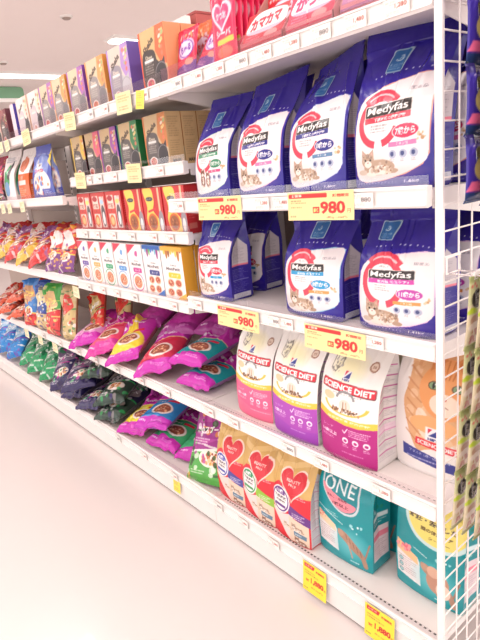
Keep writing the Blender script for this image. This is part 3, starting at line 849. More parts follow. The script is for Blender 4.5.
def art_red(W, H, kind):
    if kind == 0:
        c = Art(W, H, (196, 44, 44))
        c.curve([(.06*W, .98*H), (.5*W, .98*H), (.58*W, .7*H), (.50*W, .5*H), (.74*W, .3*H), (.74*W, .06*H), (.30*W, .03*H), (.12*W, .3*H), (.2*W, .6*H)], (242, 206, 92))
        c.ell(.36*W, .76*H, .19*W, .05*H, (60, 60, 66)); c.text('カルカン', .36*W, .76*H, .04*H, (250, 240, 220), w=.3*W)
        c.line(.84*W, .98*H, .84*W, .4*H, .09*W, (226, 190, 150)); c.ell(.86*W, .25*H, .13*W, .25*H, (150, 142, 150)); c.ell(.86*W, .2*H, .07*W, .14*H, (238, 232, 232))
        c.ell(.42*W, .25*H, .25*W, .19*H, (206, 100, 40)); c.ell(.42*W, .25*H, .19*W, .14*H, (150, 84, 50)); c.blobs(.3*W, .17*H, .54*W, .33*H, 12, .4, [(196, 130, 80), (120, 66, 40)])
        c.line(.26*W, .48*H, .62*W, .54*H, .05*H, (206, 50, 60))
    else:
        c = Art(W, H, (196, 60, 56))
        c.rect(.10*W, .08*H, .50*W, .92*H, (236, 214, 200)); c.rect(.60*W, .10*H, .90*W, .90*H, (226, 204, 196)); c.rect(.10*W, .46*H, .50*W, .58*H, (206, 70, 60)); c.blobs(.1*W, .1*H, .9*W, .9*H, 16, W*.04, [(200, 60, 50), (226, 150, 110), (120, 70, 60)], .6)
        c.ell(.28*W, .84*H, .17*W, .07*H, (170, 44, 50)); c.text('懐石', .28*W, .66*H, .12*H, (150, 70, 60), w=.34*W, bold=.03)
        c.ell(.28*W, .27*H, .17*W, .16*H, (214, 110, 60)); c.ell(.28*W, .27*H, .11*W, .1*H, (240, 190, 130)); c.ell(.76*W, .4*H, .14*W, .28*H, (84, 76, 80)); c.ell(.76*W, .34*H, .08*W, .17*H, (236, 230, 230)); c.ell(.74*W, .76*H, .12*W, .06*H, [(240, 226, 120), (176, 210, 232), (232, 210, 120)][kind-1])
        c.fine(.08*W, .44*H, .5*W, .56*H, 3, (190, 50, 50), .9)
    return c
def art_red_side(D, H):
    c = Art(D, H, (200, 44, 48)); c.fine(.15*D, .3*H, .85*D, .8*H, 9, (240, 160, 140), .7, .4); c.rect(.12*D, .1*H, .7*D, .22*H, (226, 150, 130), .7)
    return c
def art_card(W, H):
    c = Art(W, H, (244, 224, 158))
    c.rrect(.32*W, .86*H, .60*W, .15*H, (206, 52, 52), rad=.2); c.text('お買得', .15*W, .87*H, .10*H, (252, 236, 214), w=.16*W, bold=.02)
    c.text('期間限定', .82*W, .84*H, .11*H, (206, 60, 50), w=.24*W, bold=.03)
    c.fine(.05*W, .58*H, .30*W, .73*H, 2, (150, 120, 80), .7); c.fine(.05*W, .42*H, .24*W, .50*H, 1, (150, 120, 80), .6)
    c.text('980', .70*W, .44*H, .44*H, (206, 44, 46), w=.37*W, bold=.035)
    c.rrect(.45*W, .36*H, .10*W, .22*H, (206, 44, 46), rad=.1); c.text('価格', .45*W, .36*H, .15*H, (250, 226, 130), w=.085*W, bold=.02); c.text('円', .93*W, .32*H, .14*H, (206, 44, 46), w=.05*W)
    c.text('(税込 1,058円)', .76*W, .09*H, .085*H, (190, 70, 56), w=.30*W); c.fine(.04*W, .08*H, .18*W, .2*H, 1, (120, 100, 80), .8)
    return c
def art_card2(W, H):
    c = Art(W, H, (252, 220, 60))
    c.poly([(.06*W, .95*H), (.52*W, .95*H), (.46*W, .82*H), (.06*W, .82*H)], (200, 40, 40)); c.text('お買得', .26*W, .885*H, .07*H, (252, 236, 214), w=.3*W); c.text('期間限定', .74*W, .84*H, .08*H, (190, 50, 40), w=.36*W, bold=.03)
    c.fine(.08*W, .58*H, .7*W, .74*H, 2, (140, 110, 60), .7)
    c.text('1,880', .62*W, .42*H, .22*H, (200, 36, 38), w=.56*W, bold=.04); c.text('価格', .20*W, .38*H, .10*H, (200, 36, 38), w=.16*W, bold=.02); c.text('円', .93*W, .36*H, .08*H, (200, 36, 38), w=.06*W)
    c.text('(税込 2,030円)', .6*W, .20*H, .06*H, (150, 50, 40), w=.5*W); c.fine(.06*W, .06*H, .3*W, .14*H, 1, (90, 76, 60), .8)
    return c
def art_ticket(W, H, num='1,280', red=True):
    c = Art(W, H, (244, 238, 232))
    c.fine(.06*W, .6*H, .5*W, .9*H, 2, (190, 150, 140), .6); c.text(num, .66*W, .55*H, .32*H, (160, 70, 60) if red else (110, 100, 100), w=.48*W, bold=.02); c.fine(.1*W, .1*H, .9*W, .3*H, 2, (150, 140, 140), .6)
    return c
def art_tag(W, H, col=(238, 226, 170)):
    c = Art(W, H, col); c.fine(.1*W, .55*H, .9*W, .9*H, 3, (170, 140, 90), .7); c.fine(.15*W, .15*H, .85*W, .4*H, 2, (190, 90, 70), .6)
    return c

# ------------------------------------------------------------------ room
mb = MB(); mb.box(-9, -7, -.05, 12, 17, 0); o = mb.obj('floor', M_FLOOR, kind='structure')
mb = MB(); mb.box(-9, -7, CEIL, 12, 17, CEIL+.06); mb.obj('ceiling', M_CEIL, kind='structure')
mb = MB(); mb.box(-9, 16.5, 0, 12, 16.6, CEIL); mb.obj('wall_far', M_WALL, kind='structure')
for i, (x, y) in enumerate(LAMPS):
    vis = {(3.15, 5.85): 'glowing ceiling strip light nearer the camera, just above the top shelf cartons', (2.1, 8.0): 'glowing ceiling strip light farther off, at the left edge above the green sign'}
    t = thing('ceiling_light', vis.get((x, y), 'ceiling strip light outside the picture'), 'ceiling light', Matrix.Translation((x, y, CEIL)), None if (x, y) in vis else 'ceiling strip lights out of view')
    mb = MB(); mb.prism([(-.14, 0), (-.11, -.03), (.11, -.03), (.14, 0)], 0, -.64, .64); mb.obj('housing', M_LAMPB, t)
    mb = MB(); mb.prism([(-.095, -.03), (-.07, -.055), (0, -.066), (.07, -.055), (.095, -.03)], 0, -.61, .61); mb.obj('diffuser', M_LAMP, t)
for (x, y, lb) in [(1.72, 5.215, 'small round ceiling detector nearer the camera'), (1.70, 7.33, 'small round ceiling detector close to the left edge by the far lamp')]:
    t = thing('ceiling_detector', lb, 'detector', Matrix.Translation((x, y, CEIL)))
    for nm, prof, m in [('base', [(.065, 0), (.065, -.012), (.05, -.02)], M_LAMPB), ('sensor_head', [(.045, -.02), (.035, -.032), (.0, -.035)], M_BACK)]:
        V = []; F = []; n = 20
        for (r, z) in prof: V += [(r*math.cos(2*PI*k/n), r*math.sin(2*PI*k/n), z) for k in range(n)]
        for j in range(len(prof)-1): F += [(j*n+k, j*n+(k+1) % n, (j+1)*n+(k+1) % n, (j+1)*n+k) for k in range(n)]
        link(nm, mesh_from(nm, V, F, m), t)
# hanging green sign, far off
t = thing('aisle_sign', 'pale green hanging sign board at the left edge beyond the shelves', 'sign', Matrix.Translation((1.7, 9.0, 2.82)))
pts = []
for (cx, cz, a0) in ((.74, .05, -90), (.74, .12, 0), (-.74, .12, 90), (-.74, .05, 180)):
    pts += [(cx+.05*math.cos(math.radians(a0+k*18)), cz+.05*math.sin(math.radians(a0+k*18))) for k in range(6)]
mb = MB(); mb.prism(pts, 1, -.02, .02); mb.obj('board', M_GREEN, t)
mb = MB(); mb.box(-.78, -.012, -.06, .78, .012, -.001); mb.obj('lower_rail', M_LAMPB, t)
for s in (-1, 1):
    mb = MB(); mb.tube([(s*.5, 0, .17), (s*.5, 0, .18)], .004); mb.obj('hanger', M_WIRE, t)

# ------------------------------------------------------------------ gondola
BAYS = [(0.02, 0.93), (0.93, 1.85), (1.85, 2.77), (2.77, 3.69), (3.69, 4.61)]
DEP = .46
UNITS = []
BAYTXT = ['next to the wire mesh panel, with blue bags', 'with slim cartons above and magenta pouches below', 'at the left with red and green treat bags', 'far left edge of the picture', 'farthest, mostly out of view']
ORD = ['nearest', 'second', 'third', 'fourth', 'fifth']
for i, (y0, y1) in enumerate(BAYS):
    t = thing('shelving_unit', '%s bay of the white supermarket shelving, %s' % (ORD[i], BAYTXT[i]), 'shelving', Matrix.Translation((0, y0, 0)))
    UNITS.append(t)
    w = y1-y0
    mb = MB()
    n = 5
    for k in range(n):
        mb = MB(); mb.box(DEP, .002, .10+k*.288, DEP+.012, w-.002, .10+(k+1)*.288-.004); mb.obj('back_panel', M_BACK, t)
    mb = MB(); mb.box(DEP-.028, -.015, .0, DEP+.0, .015, 1.58); mb.obj('upright', M_WHITE, t)
    mb = MB()
    for k in range(44): mb.box(DEP-.030, -.004, .12+k*.033, DEP-.0281, .004, .135+k*.033)
    mb.obj('upright_slots', M_DARK, t, kind='stuff')
    mb = MB(); mb.prism([(.012, .006), (.002, .012), (.002, .088), (.012, .092)], 1, .001, w-.001); mb.obj('kick_plate', M_WHITE, t)
    mb = MB(); mb.box(.010, 0, 0, .03, w, .0062); mb.obj('gap_shadow_strip', M_DARK, t)  # dark strip standing in for the shadow in the gap under the kick plate

def shelf(bay, z, xf, where, holes=False, guard=M_CLEAR, bottom=False, gh=.028, y0=None, y1=None, depth=None, nm='gondola_shelf', ends=True):
    a, b = BAYS[bay]
    a = a if y0 is None else y0; b = b if y1 is None else y1
    w = b-a
    de = DEP-.032-xf
    mb = MB(); mb.box(.020, .002, -.018, de, w-.002, 0)
    t = mb.obj('shelf', M_WHITE, UNITS[bay]); t.location = (xf, a-BAYS[bay][0], z)
    # price rail with its lips
    mb = MB(); mb.prism([(.021, .008), (.006, .010), (.002, .006), (.000, -.028), (.006, -.033), (.021, -.030)], 1, .001, w-.001); mb.obj('price_rail', M_RAIL, t)
    mb = MB()
    mb.box(-.0022, .002, .0035, .0025, w-.002, .0065); mb.box(-.0030, .002, -.0285, .0005, w-.002, -.0255); mb.obj('rail_lip', M_RAIL, t)
    if guard is not None:
        mb = MB(); n = 3
        for k in range(n): mb.box(.010, w*k/n+.002, .008, .0112, w*(k+1)/n-.002, gh); 
        mb.obj('clear_guard', guard, t)
    if not bottom:
        for e in ((.004, .0065), (w-.0065, w-.004)):
            mb = MB(); mb.prism([(.03, -.018), (de, -.018), (de, -.095), (de-.05, -.095), (.06, -.04), (.03, -.036)], 1, e[0], e[1]); mb.obj('bracket', M_WHITE, t)
    if holes:
        mb = MB(); k = 0
        n = int((w-.04)/.0135)
        for k in range(n): mb.box(.028, .02+k*.0135, -.0002, .033, .0265+k*.0135, .0004)
        mb.obj('slot_holes', M_DARK, t, kind='stuff')
    return t

Z1, Z2, Z3, Z4, Z0 = 1.548, 1.205, .885, .500, .117
shelf(0, Z1, 0, 'top shelf of the nearest bay, over the blue bags', guard=M_PINKCLEAR, gh=.045)
shelf(0, Z2, -.025, 'shelf under the four upper blue bags in the nearest bay')
shelf(0, Z3, 0, 'shelf under the lower blue bags in the nearest bay')
shelf(0, Z4, 0, 'shelf under the white, pink and purple bags in the nearest bay', holes=True)
shelf(0, Z0, 0, 'bottom deck of the nearest bay, with the red heart bags', holes=True, bottom=True)
shelf(1, Z1, 0, 'top shelf of the second bay, carrying slim gold and purple cartons', gh=.04)
shelf(1, 1.318, .05, 'shallow second shelf with slim gourmet cartons', gh=.03)
shelf(1, 1.092, .035, 'shallow third shelf with red cartons', gh=.03)
shelf(1, .862, 0, 'shelf with white gourmet cartons in the second bay', gh=.02)
shelf(1, Z4, 0, 'shelf with the heap of magenta pouches in the second bay')
shelf(1, Z0, 0, 'bottom deck of the second bay, dark and magenta pouches', bottom=True)
shelf(2, Z1, 0, 'top shelf of the third bay, at the left edge', gh=.04)
shelf(2, 1.245, 0, 'shelf of the third bay with the round blue bag')
shelf(2, .872, 0, 'shelf of the third bay with red pouches in a row')
shelf(2, Z4, 0, 'shelf of the third bay with red and green treat bags')
shelf(2, Z0, 0, 'bottom deck of the third bay with green pouches', bottom=True)
shelf(3, .872, 0, 'middle shelf of the fourth bay at the left edge')
shelf(3, Z4, 0, 'lower shelf of the fourth bay at the left edge')
shelf(3, Z0, 0, 'bottom deck of the fourth bay at the left edge', bottom=True)
shelf(3, Z1, 0, 'top shelf of the fourth bay'); shelf(3, 1.245, 0, 'second shelf of the fourth bay')
shelf(4, Z0, 0, 'bottom deck of the fifth bay', bottom=True)

# ------------------------------------------------------------------ wire mesh end panel
t = thing('mesh_end_panel', 'white wire mesh panel closing the near end of the shelving', 'mesh panel', Matrix.Translation((0, 0, 0)))
mb = MB(); mb.prism([(-.004, .001), (-.003, .000), (.004, .000), (.005, .001), (.005, .015), (.004, .016), (-.003, .016), (-.004, .015)], 2, 0.002, 1.85); mb.obj('post', M_WIRE, t)
mb = MB(); mb.prism([(.50, -.004), (.52, -.004), (.52, .018), (.50, .018)], 2, 0.002, 1.85); mb.obj('post', M_WIRE, t)
hm = MB().tube([(.003, 0, 0), (.502, 0, 0)], .0018, 6).mesh('wire', M_WIRE)
vm = MB().tube([(0, -.004, .03), (0, -.004, 1.83)], .0018, 6).mesh('wire', M_WIRE)
for k in range(36):
    o = link('wire', hm, t); o.location = (0, 0, 1.475+.30-k*.05)
for k in range(9):
    o = link('wire', vm, t); o.location = (.048+k*.05, 0, 0)

# ------------------------------------------------------------------ nearest bay, shelf of four blue bags
side_b = art_blue_side(9, 29)
NAVC = (38, 24, 134); PINKC = (226, 90, 120)
st = art_sticker()
def blue(W, H, seed, band, oval, strip, bt, ot, tint, lb, y, z, x=.03, D=.10, yaw=0, cat='lying', wt='1.6kg', lean=.07, u0=-.38, rear=None, twist=.15, rgroup=None, topw=1.0, H2=.74, skew=0.0):
    A = art_blue(W*100, H*100, band, oval, strip, bt, ot, tint, cat, wt)
    S = BagShape(W, H, D, seed, taper=.50, lean=lean, wr=.0026, twist=twist, topw=topw, upw=3.4, skew=skew)
    P = bag_parts(S, A, side_b, backcol=NAVC, nu=140, sticker=(st, u0, u0+.42, H2, H2+.155, 'sticker', 'blue sticker with a pale outline and a curl'))
    put('cat_food_bag', lb, 'bag', P, MS(x+D/2, y, z, yaw))
    return P
RED = (206, 44, 66); GRN = (40, 130, 90); LB = (40, 150, 200); MAGN = (206, 60, 150); NV = (46, 48, 130); PNK = (236, 120, 170); ORG = (236, 150, 80)
pA = blue(.165, .275, 3, GRN, GRN, (236, 70, 120), '下部尿路の健康維持', '15歳から', (200, 230, 214), 'blue bag with a green name band, leftmost of the four on the upper shelf', .775, Z2, cat='standing')
pB = blue(.180, .290, 4, NV, NV, PNK, '下部尿路の健康維持', '1歳から', (240, 200, 214), 'blue bag with navy age oval and pink strip, second on the upper shelf', .562, Z2, skew=.04)
pC = blue(.178, .298, 5, NV, NV, (90, 130, 170), '下部尿路の健康維持', '1歳から', (190, 206, 232), 'blue bag with navy age oval and grey-blue strip, third on the upper shelf', .356, Z2, twist=-.25, skew=.055)
pD = blue(.190, .315, 26, (206, 56, 76), (206, 56, 90), PNK, '下部尿路の健康維持', '7歳から', (238, 160, 140), 'blue bag with a rose oval marked 7歳から, rightmost on the upper shelf by the post', .143, Z2, twist=.35, topw=1.08, skew=.012)
def rear(parts, lb, x, y, z, yaw=0, group=None):
    put('cat_food_bag', lb, 'bag', [p for p in parts if p[0] != 'sticker'], MS(x, y, z, yaw), group)
for (p, y, lb) in [(pB, .455, 'second-row blue bag showing between the second and third bags, upper shelf'), (pC, .25, 'second-row blue bag showing between the third and fourth bags, upper shelf'),
                   (pD, .12, 'blue bag right behind the 7歳から bag, pale side panel seen through the mesh'), (pB, .66, 'second-row blue bag behind the leftmost two on the upper shelf')]:
    rear(p, lb, .205, y, Z2)
rear(pC, 'blue bag at the back of the upper shelf, seen through the mesh', .335, .12, Z2)

# ---- shelf below: three fronts and one turned bag
pE = blue(.168, .270, 7, RED, (206, 44, 66), LB, '毛玉ケア・お腹ケア', '1歳から', (240, 206, 210), 'blue bag with a red band, leftmost on the lower shelf, printed side in view', .828, Z3, D=.12, lean=.03, H2=.735, wt='1.41kg')
rear(pE, 'blue bag behind the red banded one on the lower shelf, only its side in view', .245, .845, Z3)
pG = blue(.200, .262, 8, (40, 150, 204), (40, 150, 204), ORG, '室内猫 毛玉ケア+', '1歳から', (150, 206, 232), 'blue bag with a sky-blue band, in the middle of the lower blue-bag shelf', .398, Z3, D=.115, lean=.03, H2=.78, wt='1.41kg', u0=-.2)
pH = blue(.205, .265, 9, (200, 60, 160), (186, 60, 160), ORG, '室内猫 毛玉ケア+', '11歳から', (232, 190, 226), 'blue bag with a magenta band marked 11歳から, nearest the post on the lower blue-bag shelf', .143, Z3, D=.115, lean=.03, H2=.78, wt='1.41kg', u0=-.62)
rear(pG, 'blue bag second in line behind the sky-blue banded bag', .235, .40, Z3)
rear(pH, 'blue bag second in line behind the 11歳から bag, seen through the mesh', .235, .13, Z3)
rear(pH, 'blue bag last in line behind the 11歳から bag, seen through the mesh', .365, .13, Z3)

# ------------------------------------------------------------------ shelf of white diet bags
def diet(W, H, D, seed, base, base2, age, lb, y, x=.03, yaw=0, lean=.05):
    A = art_diet(W*100, H*100, base, age, base2); sd = art_diet_side(D*100, H*100, base)
    S = BagShape(W, H, D, seed, taper=.62, lean=lean, wr=.0013, twist=.1, gus=.022)
    P = bag_parts(S, A, sd, backcol=(236, 230, 228), mat_=M_MATTE)
    put('cat_food_bag', lb, 'bag', P, MS(x+D/2, y, Z4, yaw))
    return P
qI = diet(.17, .315, .09, 31, (232, 96, 140), (240, 120, 150), '1歳〜6歳', 'white bag with a pink lower half, leftmost of the three diet bags', .700, x=.045)
qJ = diet(.178, .320, .09, 32, (170, 70, 180), (150, 60, 180), '7歳以上', 'white bag with a purple lower half, middle one of the three diet bags', .500)
qK = diet(.186, .325, .12, 33, (176, 30, 122), None, '14歳以上', 'white bag with a plum lower half, right one of the three diet bags', .300, x=.025)
put('cat_food_bag', 'white and plum bag standing behind the 14歳以上 bag', 'bag', qK, MS(.23, .275, Z4))
put('cat_food_bag', 'white and purple bag in the second row behind the purple one', 'bag', qJ, MS(.20, .49, Z4))
A = art_orange_cat(18, 33); S = BagShape(.18, .33, .09, 35, taper=.68, lean=.03, wr=.0011, twist=.05)
P = bag_parts(S, A, art_diet_side(9, 31, NV), backcol=(236, 230, 228), mat_=M_MATTE)
put('cat_food_bag', 'white bag with a big orange cat portrait, half behind the post', 'bag', P, MS(.155, .115, Z4))

# ------------------------------------------------------------------ bottom deck, nearest bay
def heart(seed, oval, col, num, band, lb, y, x=.03, yaw=0, lean=.045, W=.165, H=.325):
    A = art_heart(W*100, H*100, oval, col, num, band)
    S = BagShape(W, H, .085, seed, taper=.50, lean=lean, wr=.0022, twist=.15)
    P = bag_parts(S, A, art_heart_side(8.5, H*100), backcol=(200, 50, 60), seal=.014)
    put('cat_food_bag', lb, 'bag', P, MS(x+.042, y, Z0, yaw)); return P
h1 = heart(41, (70, 80, 170), (70, 80, 170), '1歳', (70, 70, 150), 'gold and red heart bag with a blue age badge, leftmost of the three', .868, x=.035)
h2 = heart(42, (40, 140, 90), (60, 150, 90), '8歳', (140, 190, 60), 'gold and red heart bag with a green age badge, middle of the three', .708)
h3 = heart(43, (96, 50, 130), (96, 50, 130), '11歳', (100, 50, 130), 'gold and red heart bag with a purple badge marked 11歳, right of the three', .552)
for (p, y, lb) in [(h3, .55, 'heart bag directly behind the 11歳 one'), (h2, .72, 'heart bag directly behind the green badged one'), (h1, .885, 'heart bag directly behind the blue badged one')]:
    put('cat_food_bag', lb, 'bag', p, MS(.175, y, Z0))
A = art_teal(19.5, 33); S = BagShape(.195, .33, .105, 51, taper=.66, lean=.03, wr=.0016, twist=.05, cf=.8)
pT = bag_parts(S, A, art_teal_side(10.5, 33), backcol=TEAL)
put('cat_food_bag', 'teal bag with a pink band and a leaping cat, left of the two', 'bag', pT, MS(.125, .370, Z0, 2))
A = art_teal_yellow(19.5, 33); S = BagShape(.195, .33, .105, 52, taper=.66, lean=.03, wr=.0016, twist=.05, cf=.8)
pT2 = bag_parts(S, A, art_teal_side(10.5, 33), backcol=TEAL)
put('cat_food_bag', 'teal bag with a yellow oval, right one of the two teal bags, by the post', 'bag', pT2, MS(.165, .118, Z0))
put('cat_food_bag', 'teal bag standing behind the pink banded teal one', 'bag', pT, MS(.25, .37, Z0))
put('cat_food_bag', 'teal bag standing behind the yellow oval one, seen through the mesh', 'bag', pT2, MS(.29, .118, Z0))
# clear trays the bags stand in
def tray(lb, x0, x1, y0, y1, z, h=.03):
    t = thing('clear_tray', lb, 'tray', Matrix.Translation((x0, y0, z)))
    w, d = y1-y0, x1-x0
    mb = MB(); mb.box(0, 0, .0005, d, w, .002); mb.obj('tray_floor', M_TRAY, t)
    for (a) in ((0, 0, .0015, w), (0, 0, d, .0015), (0, w-.0015, d, w)):
        mb = MB(); mb.box(a[0], a[1], .002, a[2], a[3], h); mb.obj('tray_wall', M_TRAY, t)
A = art_busy(20, 30, (150, 40, 130), [(72, 160, 60), (226, 230, 220), (176, 60, 150), (230, 150, 60)], 5, panel=(150, 40, 130), name='銀のスプーン')
S = BagShape(.20, .30, .05, 55, pinch=True, wr=.0025)
put('cat_food_bag', 'green and magenta pouch leaning back, left of the heart bags', 'bag', bag_parts(S, A), ML(.03, 1.02, Z0+.03, yaw=12, pitch=58, roll=-6))

# ------------------------------------------------------------------ price cards and tickets
def card(lb, art, w, h, x, y, z, yaw=0, tilt=6, cat='price card', nm='price_card', roll=0, group=None, curl=.004, bits=True):
    M = Matrix.Translation((x, y, z)) @ Matrix.Rotation(math.radians(-90+yaw), 4, 'Z') @ Matrix.Rotation(math.radians(-tilt), 4, 'X') @ Matrix.Rotation(math.radians(roll), 4, 'Y')
    t = thing(nm, lb, cat, M, group)
    if isinstance(art, Art): me = flat_parts('card', w, h, art, res=.0013, curl=curl)
    else: me = art
    link('card', me, t)
    if bits:
        mb = MB(); mb.box(-w*.18, .0004, h*.72, w*.18, .004, h*.92); mb.obj('clip', M_CLEAR, t)
    return t, me
ac = art_card(18.5, 6.5)
_, cm = card('yellow 980 price card on the upper blue-bag shelf, left one', ac, .185, .063, -.035, .655, 1.152, yaw=3)
card('yellow 980 price card on the upper blue-bag shelf, right one below the third bag', cm, .185, .063, -.040, .278, 1.152, yaw=4)
card('yellow 980 price card on the lower blue-bag shelf, left one over the pink diet bag', cm, .185, .063, -.012, .655, .828, yaw=2, roll=1)
card('yellow 980 price card on the lower blue-bag shelf, right one over the 14歳以上 bag', cm, .185, .063, -.014, .283, .826, yaw=3, roll=1)
ac2 = art_card2(9.4, 10.4)
_, cm2 = card('yellow 1,880 price card on the bottom deck, left one', ac2, .094, .098, -.014, .418, .022, tilt=8)
card('yellow 1,880 price card on the bottom deck, right one nearest the post', cm2, .094, .098, -.016, .182, .022, tilt=8)
ytag = flat_parts('card', .052, .055, art_tag(5.2, 5.5, (250, 222, 84)))
card('small bright yellow tag on the bottom deck under the green pouch', ytag, .05, .05, -.008, 1.185, .038)
tall = flat_parts('card', .105, .066, art_tag(10.5, 6.6), curl=.006)
small = flat_parts('card', .072, .052, art_tag(7.2, 5.2, (238, 230, 190)), curl=.004)
for (lb, me, w, x, y, z, r) in [
    ('pale yellow tag on the top shelf rail below the orange cartons', tall, .06, -.012, 1.60, 1.502, 3),
    ('pale yellow tag on the top shelf rail left of the purple cartons', tall, .06, -.012, 2.12, 1.50, -4),
    ('pale yellow tag on the top shelf rail at the very left', small, .045, -.012, 2.42, 1.50, -6),
    ('pale yellow tag on the top shelf rail, second from the very left', small, .045, -.012, 2.53, 1.50, -6),
    ('large pale yellow tag on the top shelf rail under the last purple carton', tall, .06, -.012, 1.145, 1.500, 2),
    ('bright yellow tag behind the large pale one on the top shelf rail', ytag, .05, -.010, 1.045, 1.500, 8),
    ('pale yellow tag on the slim carton shelf, left one', tall, .06, .040, 1.715, 1.276, 2),
    ('pale yellow tag on the slim carton shelf, right one under the green carton', tall, .06, .040, 1.240, 1.276, 2),
    ('small yellow tag under the round blue bag, leftmost of three', small, .045, -.012, 2.72, 1.185, -5),
    ('small yellow tag under the round blue bag, middle of three', small, .045, -.012, 2.60, 1.185, -5),
    ('small yellow tag under the round blue bag, right of three', small, .045, -.012, 2.38, 1.19, -3),
    ('small yellow tag on the rail over the green pouches, leftmost of three', small, .045, -.008, 2.80, .425, 2),
    ('small yellow tag on the rail over the green pouches, middle of three', small, .045, -.008, 2.56, .425, 2),
    ('small yellow tag on the rail over the green pouches, right of three', small, .045, -.008, 2.33, .42, 2),
    ('small pale tag on the white carton shelf, above the leaning red bag', small, .045, -.008, 1.875, .785, 4)]:
    card(lb, me, w, .05, x, y, z, roll=r)
tk = [flat_parts('card', .055, .030, art_ticket(5.5, 3.0, n, r)) for n, r in (('1,280', True), ('1,480', True), ('880', False))]
TORD = ['leftmost'] + ['%s from the left' % k for k in ('second', 'third', 'fourth', 'fifth', 'sixth', 'seventh', 'eighth', 'ninth')]
def tickets(where, x, z, ys, dz=-.0285):
    rank = sorted(ys, reverse=True)
    for i, y in enumerate(ys):
        t, _ = card('white price ticket, %s, on the rail of %s' % (TORD[rank.index(y)], where), tk[i % 3], .055, .030, x-.0045, y, z+dz, tilt=0, nm='price_ticket', cat='price ticket', group='white tickets in the rail of %s' % where, bits=False)
tickets('the top shelf, nearest bay', 0, Z1, (.09, .185, .275, .365, .455, .54, .635, .73, .83))
tickets('the upper blue-bag shelf', -.025, Z2, (.865, .41, .165, .48))
tickets('the lower blue-bag shelf', 0, Z3, (.87, .455, .50, .17))
tickets('the diet bag shelf', 0, Z4, (.165, .36, .49, .745, .88))
tickets('the bottom deck, nearest bay', 0, Z0, (.60, .755, .90))
tickets('the top shelf, second bay', 0, Z1, (1.02, 1.30, 1.42, 1.75))
tickets('the slim carton shelf', .05, 1.318, (1.07, 1.41, 1.54, 1.64))
tickets('the red carton shelf', .035, 1.092, (1.04, 1.15, 1.31, 1.47, 1.62, 1.74))
tickets('the white carton shelf', 0, .862, (1.02, 1.16, 1.30, 1.45, 1.58, 1.72))
tickets('the magenta pouch shelf', 0, Z4, (1.16, 1.36, 1.58, 1.80))
tickets('the bottom deck, second bay', 0, Z0, (1.20, 1.45, 1.70))
tickets('the third bay lower shelf', 0, Z4, (2.0, 2.25, 2.5)); 

# ------------------------------------------------------------------ second bay: cartons
def cartons(parts, name_lb, x, y, z, n=1, D=.07, yaw=0, group=None):
    put('food_carton', name_lb, 'carton', parts, MS(x+D/2, y, z, yaw), group)
dsz = (.150, .175, .062)
def duo(edge, badge, side, W=dsz[0], H=dsz[1], D=dsz[2], grey=(92, 86, 84), gold=(206, 178, 134), dk=(54, 50, 54)):
    return carton_parts(W, H, D, art_duo(W*100, H*100, edge, grey, badge, gold, dk), side, (222, 190, 146) if isinstance(side, Art) else tuple(min(255, int(k*1.05)) for k in side))
dY = duo((236, 196, 70), (214, 110, 70), (206, 160, 80)); dP = duo((236, 90, 130), (206, 90, 90), (190, 90, 110)); dV = duo((150, 70, 170), (206, 80, 90), (70, 60, 150))
dG = duo((30, 120, 70), (200, 80, 60), (24, 110, 60)); aTS = Art(6.2, 17.5, (222, 186, 136)); aTS.fine(.8, 9.5, 5.4, 16.2, 9, (150, 110, 80), .6, .4); aTS.fine(.8, 3.4, 5.4, 8.6, 7, (150, 110, 80), .5, .4); aTS.text('MARS', 3, 1.7, 1.2, (60, 46, 40), w=3.4, bold=.02); dN = duo((206, 120, 60), (206, 90, 70), aTS); dO = duo((226, 150, 80), (214, 110, 80), (216, 140, 56), grey=(150, 142, 140), gold=(222, 198, 164), dk=(120, 114, 118)); dU = duo((160, 90, 180), (206, 80, 90), (110, 60, 150), grey=(150, 142, 140), gold=(222, 198, 164), dk=(120, 114, 118)); dL = duo((170, 130, 206), (206, 100, 100), (96, 76, 160), grey=(150, 142, 152), gold=(216, 200, 186), dk=(190, 186, 192))  # dO, dU, dL: greys and cat lightened, overexposed haze put into the print
dB = duo((60, 46, 120), (180, 170, 200), (56, 50, 130), grey=(52, 46, 110), gold=(120, 90, 130)); dR = duo((226, 90, 50), (214, 60, 90), (224, 150, 104), grey=(60, 50, 48), gold=(214, 176, 120))
dW = duo((240, 214, 200), (230, 190, 190), (214, 180, 160), grey=(206, 190, 196), gold=(244, 232, 222))
zz = 1.318
for (p, y, lb) in [(dY, 1.99, 'slim carton with a yellow edge, leftmost on the slim carton shelf'), (dP, 1.80, 'slim carton with a pink edge on the slim carton shelf'), (dV, 1.62, 'slim carton with a purple edge and indigo side on the slim carton shelf'),
                   (dG, 1.325, 'slim carton with a green edge and green side, left of the gold one'), (dN, 1.13, 'slim gold carton with a tan printed side, nearest on the slim carton shelf')]:
    if y > 1.9: y = 1.775; 
    cartons(p, lb, .085, {1.775: 1.775, 1.80: 1.645, 1.62: 1.49}.get(y, y)-.0, zz, D=dsz[2], yaw=0)
for (p, y, lb) in [(dV, 1.49, 'indigo sided carton behind the purple edged one'), (dG, 1.325, 'green sided carton behind the green edged one'), (dN, 1.13, 'tan sided carton second in line behind the gold one')]:
    cartons(p, lb, .150, y, zz, D=dsz[2])
cartons(dN, 'tan sided carton last in line behind the gold one', .215, 1.13, zz, D=dsz[2])
rsz = (.135, .160, .055)
rS = art_red_side(5.5, 16)
r0 = carton_parts(*rsz, art_red(13.5, 16, 0), rS, (206, 60, 56)); rk = [carton_parts(*rsz, art_red(13.5, 16, k), rS, (206, 70, 60)) for k in (1, 2, 3)]
